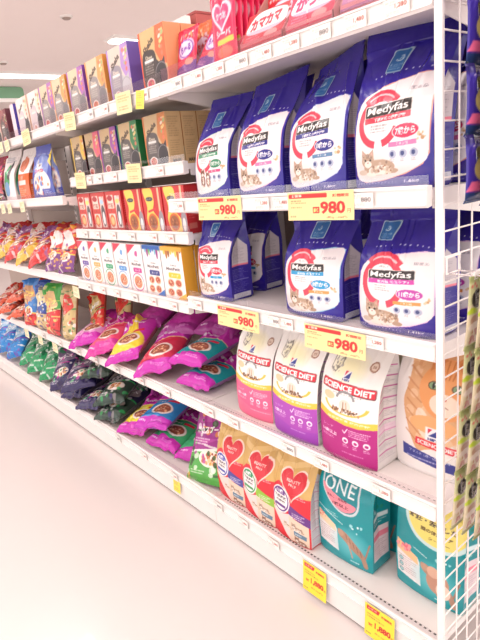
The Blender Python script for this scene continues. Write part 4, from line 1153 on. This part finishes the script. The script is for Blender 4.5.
for (p, y, lb) in [(rk[0], 1.765, 'red carton with a white cat panel and a yellow dot, leftmost of the red cartons'), (rk[1], 1.622, 'red carton with a white cat panel and a pale blue dot'), (rk[2], 1.480, 'red carton with a white cat panel, right of the pale blue dotted one'),
                   (r0, 1.318, 'red carton with yellow bottle shape and round dish, left of three'), (r0, 1.175, 'red carton with a yellow bottle shape and round dish, middle of three'), (r0, 1.030, 'red carton with yellow bottle shape, right of three, red side in view')]:
    cartons(p, lb, .062, y, 1.092, D=rsz[2])
cartons(rk[2], 'red carton behind the one beside the bottle-shape cartons, its side in view', .120, 1.480, 1.092, D=rsz[2])
cartons(r0, 'red carton second in line behind the right bottle-shape carton', .120, 1.030, 1.092, D=rsz[2]); cartons(r0, 'red carton last in line behind the right bottle-shape carton', .178, 1.030, 1.092, D=rsz[2])
tsz = (.112, .188, .05)
DR = [(40, 90, 170), (120, 190, 210), (150, 60, 130), (90, 170, 90), (60, 120, 200)]; DR2 = [(236, 170, 60), (244, 200, 90), (180, 110, 40), (150, 90, 50), (240, 190, 80)]
tall_ = [('indigo', (90, 70, 160), None), ('orange', (244, 170, 90), None), ('green', (50, 160, 110), None), ('blue', (80, 150, 214), None), ('magenta', (196, 60, 140), None)]
for i, (nm, rc, _) in enumerate(tall_):
    p = carton_parts(*tsz, art_tall(11.2, 18.8, rc), (236, 228, 226), (240, 232, 230))
    cartons(p, 'white gourmet carton with a red corner and %s ribbon over a plate' % nm, .028, 1.79-i*.121, .862, D=tsz[2])
p = carton_parts(.125, .188, .05, art_tall(12.5, 18.8, (50, 60, 130), drip=DR, plates=4), (200, 214, 230), (120, 150, 200))
cartons(p, 'white gourmet carton with blue and purple drips and four dishes', .028, 1.178, .862, D=.05)
p = carton_parts(.135, .188, .05, art_tall(13.5, 18.8, (236, 200, 50), drip=DR2, plates=4), (232, 164, 50), (236, 180, 70))
cartons(p, 'white gourmet carton with golden drips and an orange side, nearest of the row', .028, 1.042, .862, D=.05); cartons(p, 'orange sided carton behind the golden drip one', .082, 1.042, .862, D=.05)

# top shelf cartons
for (p, y, lb, x) in [(dW, 2.22, 'pale slim carton right of the navy box on the top shelf', .03), (dW, 2.05, 'pale slim carton with a tan edge, second right of the navy box', .03), (dU, 1.895, 'slim purple-edged carton fourth from the left on the top shelf', .03), (dO, 1.745, 'slim orange-edged carton left of the darker purple one, top shelf', .03),
                      (dU, 1.572, 'slim purple-edged carton between two orange ones, top shelf', .03), (dO, 1.397, 'slim orange-edged carton with an orange side, top shelf', .03), (dL, 1.215, 'lilac carton with a violet side, top shelf over the large yellow tag', .03), (dR, .990, 'orange carton with a black cat, beside the red pouches on the top shelf', .03)]:
    cartons(p, lb, x, y, Z1, D=dsz[2])
cartons(dL, 'violet sided carton behind the lilac one on the top shelf', .094, 1.215, Z1, D=dsz[2]); cartons(dR, 'orange carton second in line behind the black cat one', .094, .990, Z1, D=dsz[2]); cartons(dR, 'orange carton last in line behind the black cat one', .158, .990, Z1, D=dsz[2])
An = Art(20, 17, (58, 50, 140)); An.ring(10, 13, 1.6, 2.1, (190, 180, 220)); An.text('Duo', 10, 13, 1.4, (200, 190, 230)); An.fine(3, 2, 17, 10.5, 6, (190, 184, 224), .8)
p = carton_parts(.055, .17, .19, Art(5.5, 17, (232, 214, 222)), An, (80, 70, 150))
put('food_carton', 'navy carton turned sideways with pale print, left end of the top shelf', 'carton', p, MS(.13, 2.38, Z1))
pb = carton_parts(.12, .165, .06, art_duo(12, 16.5, (110, 40, 50), gold=(150, 90, 90)), (90, 40, 46), (130, 60, 60))
cartons(pb, 'dark red carton at the very left of the top shelf', .03, 2.53, Z1, D=.06)
cartons(dW, 'pale carton left of the dark red one, cut by the picture edge', .03, 2.68, Z1, D=.062)
# brown box high at the back
t = thing('storage_box', 'brownish red box standing at the back of the top shelf behind the red pouches', 'box', Matrix.Translation((.33, 1.13, Z1)))
mb = MB(); mb.box(-.05, -.05, .0, .05, .05, .262); mb.obj('box_body', mat('brown_red_board', (178, 84, 80), .6, noise=.03), t)
mb = MB(); mb.box(-.052, -.052, .2625, .052, .052, .27); mb.obj('box_lid', mat('dark_red_board', (160, 72, 70), .6, noise=.03), t)
t = thing('storage_box', 'white and red slim packet left of the brownish box', 'box', Matrix.Translation((.25, 1.135, Z1)))
mb = MB(); mb.box(-.01, -.045, .0, .012, .045, .255); mb.obj('packet_body', M_WHITE, t)
mb = MB(); mb.box(-.0105, -.047, .02, .010, -.0452, .20); mb.obj('red_stripe', mat('red_print', (200, 60, 60), .5), t)

# ------------------------------------------------------------------ top shelf, nearest bay: red treats
def art_treat(W, H, base=(226, 40, 76), logo=(240, 220, 240), ring=(110, 50, 160), band=None, name='ちゅる'):
    c = Art(W, H, base)
    if band: c.poly([(0, 0), (0, .22*H), (W, .34*H), (W, 0)], band)
    c.ell(.52*W, .60*H, .40*W, .20*H, logo, r=.2); c.ring(.52*W, .60*H, .33*W, .38*W, ring, fy=.5*H/W); c.text(name, .52*W, .60*H, .17*H, ring, w=.52*W, r=.15, bold=.05)
    c.blobs(.1*W, .8*H, .9*W, .92*H, 9, W*.05, [(250, 220, 224), (240, 170, 120)]); c.fine(.1*W, .08*H, .7*W, .16*H, 2, (250, 230, 230)); c.ell(.7*W, .32*H, .2*W, .07*H, (230, 190, 150))
    return c
def packet(W, H, art, D=.016, seed=1, wr=.0012):
    return bag_parts(BagShape(W, H, D, seed, pinch=True, wr=wr), art, nu=max(16, int(W/.0032)), seal=.008)
tA = packet(.105, .135, art_treat(10.5, 13.5, band=(96, 50, 160)), seed=2)
put('treat_pouch', 'red treat pouch with a purple round logo, leftmost red pouch on the top shelf', 'pouch', tA, MS(.055, .862, Z1+.01) @ Matrix.Rotation(math.radians(-12), 4, 'X'))
put('treat_pouch', 'red treat pouch with a purple round logo, tilted, second red pouch on the top shelf', 'pouch', tA, MS(.050, .765, Z1+.014) @ Matrix.Rotation(math.radians(-28), 4, 'X') @ Matrix.Rotation(math.radians(14), 4, 'Y'))
tO = packet(.105, .15, art_treat(10.5, 15, base=(230, 110, 60), ring=(200, 50, 60)), seed=3)
for k, y in enumerate((.86, .765)):
    put('treat_pouch', 'orange treat pouch standing behind the %s red logo pouch' % ('left', 'tilted')[k], 'pouch', tO, MS(.125+.03*k, y, Z1+.01) @ Matrix.Rotation(math.radians(-6), 4, 'X'))
def art_kiss(W, H):
    c = Art(W, H, (224, 38, 84)); a, b = .5*W, .66*H
    for k, cc in ((1.1, (250, 214, 228)), (.85, (236, 70, 120))):
        c.poly([(a+k*W*.36*math.sin(t)**3, b+k*W*.36*(13*math.cos(t)-5*math.cos(2*t)-2*math.cos(3*t)-math.cos(4*t))/16) for t in np.linspace(0, 2*PI, 60)], cc)
    c.text('かつお', a, b, .11*H, (250, 236, 240), w=.4*W, bold=.03); c.text('シーバ', .55*W, .42*H, .10*H, (250, 236, 240), w=.6*W, bold=.05)
    c.rrect(.6*W, .30*H, .64*W, .08*H, (196, 206, 90), r=.08); c.ell(.56*W, .15*H, .3*W, .09*H, (232, 150, 110)); c.rect(0, 0, .12*W, .32*H, (206, 40, 130)); c.text('とろ〜り', .6*W, .93*H, .06*H, (250, 220, 150), w=.5*W)
    return c
tK = packet(.108, .175, art_kiss(10.8, 17.5), seed=5)
WORD = ['front', 'second', 'third', 'fourth', 'fifth', 'sixth', 'seventh', 'eighth', 'ninth']
for k in range(9):
    put('treat_pouch', 'pink-red heart treat pouch, %s in the upright row on the top shelf' % WORD[k], 'pouch', tK, MS(.050+.021*k, .662-.002*(k % 2), Z1+.010) @ Matrix.Rotation(math.radians(-3), 4, 'X'), 'heart treat pouches standing in a row')
def display(lb, y, w, col, head, tilt, script, pack, n=6, x=.035):
    """open cardboard tray with slanted sides, header panel and packets"""
    t = thing('display_tray', lb, 'display tray', Matrix.Translation((x, y, Z1)))
    P_in = mat('tray_board', col, .6, noise=.02)
    d = .20; h = .035
    mb = MB(); mb.box(0, -w/2, .0005, d, w/2, .003); mb.obj('tray_bottom', P_in, t)
    mb = MB(); mb.box(0, -w/2, .003, .002, w/2, h); mb.obj('tray_front', P_in, t)
    for s in (-1, 1):
        mb = MB(); mb.prism([(0, .003), (d, .003), (d, .16), (.10, .15), (0, h)], 1, s*(w/2-.002), s*w/2); mb.obj('tray_side', P_in, t)
    me = flat_parts('front_print', w-.006, .09, head, res=.002)
    o = link('front_print', me, t); o.matrix_local = Matrix.Translation((-.002, 0, .022)) @ Matrix.Rotation(math.radians(-90), 4, 'Z') @ Matrix.Rotation(math.radians(-tilt), 4, 'X')
    for k in range(n):
        put('treat_pouch', '%s packet inside %s' % (WORD[k], script), 'pouch', pack, MS(x+.075+.02*k, y, Z1+.012) @ Matrix.Rotation(math.radians(-10), 4, 'X'), 'packets inside %s' % script)
def art_head(W, base, txt, tc, blob):
    c = Art(W, 9, base)
    c.curve([(.05*W, 4), (.2*W, 8.4), (.6*W, 8.8), (.98*W, 7.5), (.95*W, 4), (.5*W, 3)], blob); c.text(txt, .5*W, 6.1, 3.4, tc, w=.75*W, r=.06, bold=.06); c.rect(0, 0, W, 1.6, tuple(int(k*.86) for k in base))
    c.ell(.7*W, 2, .16*W, 1.1, (230, 190, 170)); c.fine(.08*W, 1.6, .5*W, 3, 2, (250, 230, 230)); return c
pk1 = packet(.13, .15, art_treat(13, 15, base=(206, 34, 44), ring=(180, 30, 50), name='かま'), seed=6)
pk2 = packet(.12, .14, art_treat(12, 14, base=(214, 60, 70), ring=(160, 90, 50), name='かま'), seed=7)
pk3 = packet(.15, .15, art_treat(15, 15, base=(206, 170, 190), ring=(150, 90, 170), name='かま'), seed=8)
display('red open display tray with large white script lettering, top shelf middle', .505, .155, (206, 140, 132), art_head(15, (206, 40, 50), 'カマカマ', (206, 40, 60), (246, 240, 238)), 28, 'the red display tray', pk1)
display('open display tray of red packets right of the white lettered one', .345, .145, (214, 168, 158), art_head(14, (214, 60, 90), 'かつお', (190, 60, 110), (246, 234, 240)), 24, 'the middle display tray', pk2)
display('open display tray with tan and lilac print, nearest on the top shelf', .155, .20, (214, 178, 168), art_head(19.4, (190, 160, 196), '焼かつお', (170, 110, 170), (236, 214, 190)), 24, 'the nearest display tray', pk3)

# ------------------------------------------------------------------ magenta pouches, second bay
def pillow(lb, art, W, H, D, seed, M, cat='pouch', nm='food_pouch', wr=.0068):
    put(nm, lb, cat, bag_parts(BagShape(W, H, D, seed, pinch=True, wr=wr), art, nu=max(30, int(W/.0028)), seal=.014), M)
PW, PH = 19, 29
aW = art_pillow(PW, PH, (226, 150, 206), True); aR = art_pillow(PW, PH, (232, 70, 110), True, base=(206, 50, 150)); aY = art_pillow(PW, PH, (240, 212, 60), True, yel=True, food=(236, 200, 150)); aD = art_pillow(PW, PH, (206, 44, 76), True); aT = art_pillow(PW, PH, (20, 150, 160), True); aB = art_pillow(PW, PH, (40, 130, 200), True, base=(190, 44, 176)); aG = art_pillow(PW, PH, (60, 170, 110), True); aM = art_pillow(PW, PH, (180, 40, 150), False, base=(150, 36, 130))
for (lb, a, x, y, z, yaw, pi, ro, s) in [
    ('magenta pouch with a pale pink panel, leftmost of the magenta heap', aW, -.02, 1.95, .055, 26, 12, -14, 61),
    ('rose-red and magenta pouch, second of the magenta heap', aR, -.035, 1.72, .06, 26, 15, -18, 62),
    ('pouch with a yellow bottle-shaped panel on magenta, middle of the heap', aY, -.035, 1.51, .065, 24, 20, -18, 63),
    ('magenta pouch with a red panel and plate, right of the yellow one', aD, -.02, 1.275, .06, 24, 18, -16, 64),
    ('dark magenta pouch at the back of the heap behind the yellow one', aM, .15, 1.60, .15, 18, 16, -10, 65),
    ('dark magenta pouch at the back of the heap behind the red one', aM, .15, 1.34, .16, 18, 16, -10, 66),
    ('magenta pouch at the bottom of the teal-panelled pile', aT, .02, 1.045, .045, 8, 0, 0, 67),
    ('teal-panelled magenta pouch on top of the pile beside the pink diet bag', aT, .010, 1.065, .128, 10, 5, -4, 68),
    ('dark magenta pouch behind the teal-panelled pile', aM, .19, 1.12, .19, 12, 10, 0, 69)]:
    if s in (67, 68): pillow(lb, a, .18, .25, .075, s, ML(x+.03, y, Z4+z-.008, yaw, pi, ro)); continue
    pillow(lb, a, .205, .290, .085, s, ML(x+.03, y, Z4+z-.014, yaw, pi, ro))
# bottom deck, second bay
aK1 = art_busy(19, 28, (36, 30, 64), [(40, 60, 50), (40, 160, 80), (150, 136, 140), (60, 46, 110)], 3, name='キャラット', food=True); aK2 = art_busy(19, 28, (36, 32, 60), [(44, 36, 84), (200, 50, 150), (120, 100, 130), (50, 150, 90)], 8, name='ミックス', food=True)
aK3 = art_busy(19, 28, (30, 130, 80), [(30, 150, 90), (20, 90, 60), (120, 160, 130), (230, 230, 220)], 12, name='カツオ', food=False); aK4 = art_busy(19, 28, (30, 100, 180), [(30, 130, 206), (120, 60, 170), (150, 190, 220), (236, 236, 240)], 14, name='まぐろ', food=False)
aYP = art_pillow(PW, PH, (232, 216, 60), True)
for (lb, a, x, y, z, yaw, pi, ro, s) in [
    ('magenta pouch with a yellow panel on the bottom deck beside the dark pouches', aYP, -.005, 1.62, .050, 14, 10, -10, 71),
    ('magenta pouch with a blue panel and plate, lying on others on the bottom deck', aB, .00, 1.42, .135, 18, 9, -8, 72),
    ('magenta pouch with a green panel, under the blue-panelled one', aG, .02, 1.39, .046, 8, 3, 0, 73),
    ('magenta pouch under and right of the blue-panelled one', aG, .06, 1.185, .046, 24, 6, -4, 74),
    ('magenta pouch in the back row right of the blue-panelled one', aM, .20, 1.33, .20, 12, 6, -6, 90),
    ('dark pouch with green print, right end of the dark heap', aK1, -.02, 1.84, .055, 16, 8, -10, 75),
    ('dark pouch with green print lying on top at the right end of the dark heap', aK1, .00, 1.83, .140, 30, 10, -12, 76),
    ('navy pouch with magenta print at the front of the dark heap', aK2, -.03, 2.06, .055, 14, 8, -10, 77),
    ('navy pouch with magenta print lying across the dark heap', aK2, -.03, 2.13, .150, 48, 12, -8, 78),
    ('navy pouch at the bottom left of the dark heap', aK2, -.02, 2.29, .055, 14, 10, -10, 91),
    ('dark pouch with green print in the middle of the dark heap', aK1, .03, 2.02, .225, 26, 8, -10, 92),
    ('navy pouch standing up at the left of the dark heap', aK2, -.01, 2.47, .06, 24, 40, -18, 79),
    ('dark pouch at the back of the heap on the bottom deck', aK1, .19, 1.72, .19, 14, 14, -4, 80),
    ('green pouch standing next to the navy one on the bottom deck', aK3, .0, 2.70, .06, 20, 40, -16, 81),
    ('green pouch standing further left on the bottom deck', aK3, .0, 2.93, .06, 20, 38, -16, 82),
    ('green pouch third from the dark heap on the bottom deck', aK3, .02, 3.16, .06, 18, 36, -16, 83),
    ('blue pouch with purple lettering at the left edge of the bottom deck', aK4, .0, 3.39, .06, 18, 40, -14, 84),
    ('blue pouch cut by the left edge of the picture, bottom deck', aK4, .0, 3.62, .06, 18, 40, -14, 85),
    ('blue pouch beyond the left edge on the bottom deck', aK4, .02, 3.86, .06, 16, 38, -12, 86),
    ('dark pouch in the second row behind the green ones', aK2, .16, 2.75, .20, 16, 22, -10, 87),
    ('dark pouch in the second row behind the blue ones', aK2, .16, 3.15, .20, 16, 22, -10, 88),
    ('dark green pouch in the second row behind the navy one', aK1, .16, 2.45, .20, 18, 20, -10, 89)]:
    pillow(lb, a, .20, .285, .085, s, ML(x+.035, y, Z0+z-.01, yaw, pi, ro))
# lower shelf, third bay
aC1 = art_busy(17, 27, (60, 120, 190), [(206, 44, 46), (236, 200, 90), (200, 150, 110), (90, 150, 206)], 21, name='ビーフ', txt=(250, 220, 110)); aC2 = art_busy(15, 27, (40, 70, 150), [(206, 180, 130), (60, 60, 130), (220, 206, 160), (60, 90, 170)], 22, food=False, cat=True)
aC3 = art_busy(17, 27, (60, 150, 60), [(206, 44, 46), (236, 220, 160), (210, 170, 120), (60, 150, 60)], 23, name='ビーフ', txt=(250, 220, 110), food=False); aC4 = art_busy(15, 27, (206, 186, 140), [(200, 176, 120), (70, 140, 60), (206, 60, 50), (60, 120, 60)], 24, cat=False, food=False)
aC5 = art_busy(17, 27, (206, 50, 40), [(206, 44, 40), (90, 130, 60), (206, 180, 120), (220, 190, 120)], 25, name='ササミ', food=False); aC6 = art_busy(18, 27, (206, 66, 50), [(214, 90, 60), (120, 40, 50), (226, 180, 160), (200, 50, 50)], 26, name='ジャーキー', food=True)
for (lb, a, W, x, y, z, yaw, pi, ro, s) in [
    ('blue bag with a red lower half, standing left of the green ones', aC1, .17, .0, 2.70, .03, 6, 72, -6, 91), ('navy and tan bag between the blue and green bags', aC2, .15, .01, 2.52, .03, 4, 74, -4, 92),
    ('green topped bag with a red panel and yellow script', aC3, .17, .0, 2.33, .03, 4, 74, -4, 93), ('tan bag with green edge right of the green topped one', aC4, .15, .02, 2.15, .03, 4, 72, -10, 94),
    ('red bag leaning over against the tan one', aC5, .17, .10, 1.98, .04, 8, 60, -32, 95), ('tan and red bag leaning behind the magenta heap', aC4, .16, .18, 1.84, .05, 8, 58, -34, 96),
    ('orange-red pouch lying at the left edge, right one', aC6, .18, -.01, 2.97, .04, 18, 16, -10, 97), ('orange-red pouch lying at the left edge, left one', aC6, .18, -.01, 3.20, .04, 18, 16, -10, 98), ('orange-red pouch lying on top at the left edge', aC6, .18, .04, 3.10, .12, 18, 14, -6, 99),
    ('red pouch beyond the left edge, lower shelf', aC6, .18, .0, 3.44, .05, 18, 18, -8, 100)]:
    pillow(lb, a, W, .265, .055, s, ML(x, y, Z4+z, yaw, pi, ro))
# middle shelf, third bay: red pouches in a row, then two upright ones
aS1 = art_busy(18, 26, (200, 40, 44), [(206, 50, 50), (230, 170, 70), (150, 90, 150), (120, 60, 60)], 31, name='ささみ', food=True); aS2 = art_busy(18, 26, (196, 40, 44), [(232, 180, 70), (110, 80, 150), (226, 200, 190), (190, 40, 50)], 32, name='チキン', food=True); aS3 = art_busy(16, 22, (206, 60, 60), [(120, 60, 130), (240, 200, 70), (240, 226, 220), (236, 180, 60)], 33, panel=(240, 228, 224), food=True)
for i, (lb, a) in enumerate([('red pouch lying in the row, nearest to the upright ones', aS1), ('red and yellow pouch lying second in the row', aS2), ('red and yellow pouch lying third in the row', aS1), ('red pouch lying fourth in the row at the left edge', aS2), ('red pouch beyond the left edge, middle shelf', aS1)]):
    pillow(lb, a, .20, .29, .085, 110+i, ML(.02, 2.38+.215*i, .872+.06, 26, 30, -20))
for i, (lb, a, y, pi) in enumerate([('white and yellow pouch with purple print standing left of the white cartons', aS3, 2.00, 62), ('white and yellow pouch standing further left, beside the red row', aS3, 2.18, 58)]):
    pillow(lb, a, .16, .22, .05, 120+i, ML(.01, y, .872+.03, 6, pi, -8))
# upper shelf, third bay
aU1 = art_busy(18, 25, (150, 40, 70), [(70, 50, 60), (230, 90, 90), (206, 60, 110), (240, 210, 90)], 41, food=False); aU2 = Art(18, 26, (236, 228, 226)); aU2.curve([(4, 4), (3, 12), (9, 20), (13, 12), (9, 5)], (50, 150, 90)); aU2.ell(8, 7, 4, 4, (110, 160, 206)); aU2.curve([(9, 14), (12, 22), (14, 18), (12, 12)], (60, 60, 66)); aU2.fine(3, 21, 15, 24, 3, (120, 130, 150))
aU3 = Art(17, 25, (238, 232, 230)); aU3.rect(0, 0, 17, 14, (226, 100, 50)); aU3.curve([(5, 16), (3, 20), (8, 23), (13, 20), (12, 15)], (196, 110, 80)); aU3.rrect(9, 9.5, 10, 2.4, (240, 226, 220)); aU3.fine(3, 2, 14, 7, 5, (250, 210, 180)); aU3.text('12歳', 9, 12, 2, (250, 240, 230))
aU4 = Art(22, 24, (70, 84, 170)); aU4.ell(11, 15, 8, 7, (120, 140, 206)); cat_pic(aU4, 8, 17, 4, base=(180, 190, 214), light=(240, 240, 246)); aU4.ell(11, 8, 9, 6, (240, 230, 226)); aU4.blobs(4, 3, 18, 12, 26, 1.1, [(214, 110, 70), (90, 120, 190), (190, 150, 110), (240, 232, 226)]); aU4.rrect(16, 3, 9, 4, (60, 66, 160)); aU4.fine(13, 2, 20, 4.4, 3, (220, 224, 240)); aU4.poly([(17, 18), (22, 24), (22, 15)], (236, 206, 80)); aU4.text('フィッシュ', 9, 14, 2.2, (230, 60, 60), w=10, bold=.05)
for (lb, a, W, H, y, s, D) in [('dark crimson bag cut by the left edge, upper shelf of the third bay', aU1, .17, .245, 2.90, 131, .07), ('white bag with a green and blue design, upper shelf at the left', aU2, .18, .26, 2.66, 132, .08), ('white and orange bag left of the round blue bag', aU3, .165, .245, 2.42, 133, .08)]:
    S = BagShape(W, H, D, s, taper=.5, lean=.04, wr=.002, twist=.1)
    put('cat_food_bag', lb, 'bag', bag_parts(S, a, a, nu=50), MS(.06, y, 1.245))
S = BagShape(.23, .235, .06, 134, taper=.40, lean=.02, wr=.002, narrow=.30)
put('cat_food_bag', 'rounded blue bag with a busy fish picture, left of the yellow edged carton', 'bag', bag_parts(S, aU4, aU4, nu=60), MS(.055, 2.15, 1.245, 6))

# ------------------------------------------------------------------ hanging treats on the mesh
def art_stick(W, H):
    c = Art(W, H, (214, 200, 168))
    c.poly([(0, .62*H), (W, .70*H), (W, H), (0, H)], (198, 198, 150)); c.ell(.52*W, .71*H, .38*W, .135*H, (52, 46, 46)); c.poly([(0, .54*H), (.15*W, .60*H), (.6*W, .56*H), (W, .58*H), (W, .50*H), (0, .50*H)], (184, 206, 60))
    c.text('厳', .5*W, .75*H, .08*H, (200, 190, 180)); c.text('選', .5*W, .66*H, .08*H, (200, 190, 180))
    c.ell(.5*W, .40*H, .34*W, .08*H, (190, 150, 128)); c.ell(.5*W, .30*H, .42*W, .07*H, (232, 216, 206)); c.blobs(.1*W, .04*H, .9*W, .26*H, 20, W*.09, [(190, 120, 100), (232, 206, 190), (160, 90, 80), (206, 190, 150)]); c.rect(0, .95*H, W, H, (166, 172, 110)); c.rect(0, 0, W, .04*H, (190, 186, 136)); c.blobs(.1*W, .86*H, .9*W, .94*H, 7, W*.06, [(206, 110, 100), (130, 150, 80)])
    return c
def art_navy_treat(W, H):
    c = Art(W, H, (60, 44, 150)); c.rect(0, 0, W, .12*H, (40, 60, 110)); c.poly([(.0, .14*H), (W, .10*H), (W, .24*H), (.1*W, .30*H)], (240, 110, 150)); c.ell(.40*W, .50*H, .24*W, .20*H, (226, 206, 120)); c.text('G', .40*W, .52*H, .14*H, (80, 60, 40)); c.ell(.34*W, .76*H, .18*W, .10*H, (120, 110, 60)); c.rect(0, .9*H, W, H, (60, 50, 120)); c.fine(.1*W, .84*H, .8*W, .9*H, 1, (220, 210, 230)); c.blobs(.5*W, .3*H, .9*W, .8*H, 10, W*.06, [(226, 206, 120), (240, 140, 160)])
    return c
stick = bag_parts(BagShape(.052, .138, .010, 201, pinch=True, wr=.0006), art_stick(5.2, 13.8), nu=22, seal=.005)
ntreat = bag_parts(BagShape(.12, .108, .016, 202, pinch=True, wr=.0012), art_navy_treat(12, 10.8), nu=44, seal=.006)
pouch_s = {n: m for n, m, _ in stick}; pouch_n = {n: m for n, m, _ in ntreat}
POSN = ['farthest left, nearest the post', 'second from the post', 'third from the post', 'fourth from the post', 'fifth from the post', 'sixth from the post']
for i in range(6):
    M = Matrix.Translation((.016+.001*i, -.058-.020*i, 1.040)) @ Matrix.Rotation(math.radians(4.0-.5*i), 4, 'X')
    t = thing('treat_strip', 'hanging strip of cream and green sachets with black ovals, %s' % POSN[i], 'treat strip', M, 'treat strips hanging on the mesh')
    for k in range(4 if i < 3 else 5):
        o = link('sachet', pouch_s['pouch'], t); o.location = (0, -.001*k, -.140*(k+1))
        for e in ('top_seal', 'bottom_seal'): link(e, pouch_s[e], o)
    mb = MB(); mb.box(-.012, -.002, -.004, .012, .002, .010); mb.obj('hanging_tab', M_PAPER if False else M_RAIL, t)
for i in range(3):
    for k in range(4):
        t = thing('treat_pouch', 'navy hanging treat pouch, yellow and pink print, %s in column %s' % (('top', 'upper middle', 'lower middle', 'lowest')[k], ('one', 'two', 'three')[i]), 'pouch', Matrix.Translation((.052+.004*i, -.046-.028*i, 1.530-.116*k-.004*i)), 'navy treat pouches hanging on the mesh')
        for n_, m_ in pouch_n.items(): link(n_, m_, t)
def hook(lb, x, z, L=.16, w=.05):
    t = thing('wire_hook', lb, 'hook', Matrix.Translation((x, -.003, z)))
    mb = MB(); mb.tube([(-w/2, -.002, .02), (w/2, -.002, .02), (w/2, -.002, -.012), (-w/2, -.002, -.012), (-w/2, -.002, .02)], .002); mb.obj('hook_plate', M_WIRE, t)
    for s in (-1, 1):
        mb = MB(); mb.tube([(s*w*.35, -.002, -.012), (s*w*.35, -.06, -.012), (s*w*.35, -L, -.008), (s*w*.35, -L-.012, .004)], .002); mb.obj('prong', M_CHROME, t)
hook('wire hook holding the cream and green treat strips', .027, 1.054)
hook('wire hook behind the navy treat pouches', .065, 1.655)

for o in (_tobj,): bpy.data.objects.remove(o)
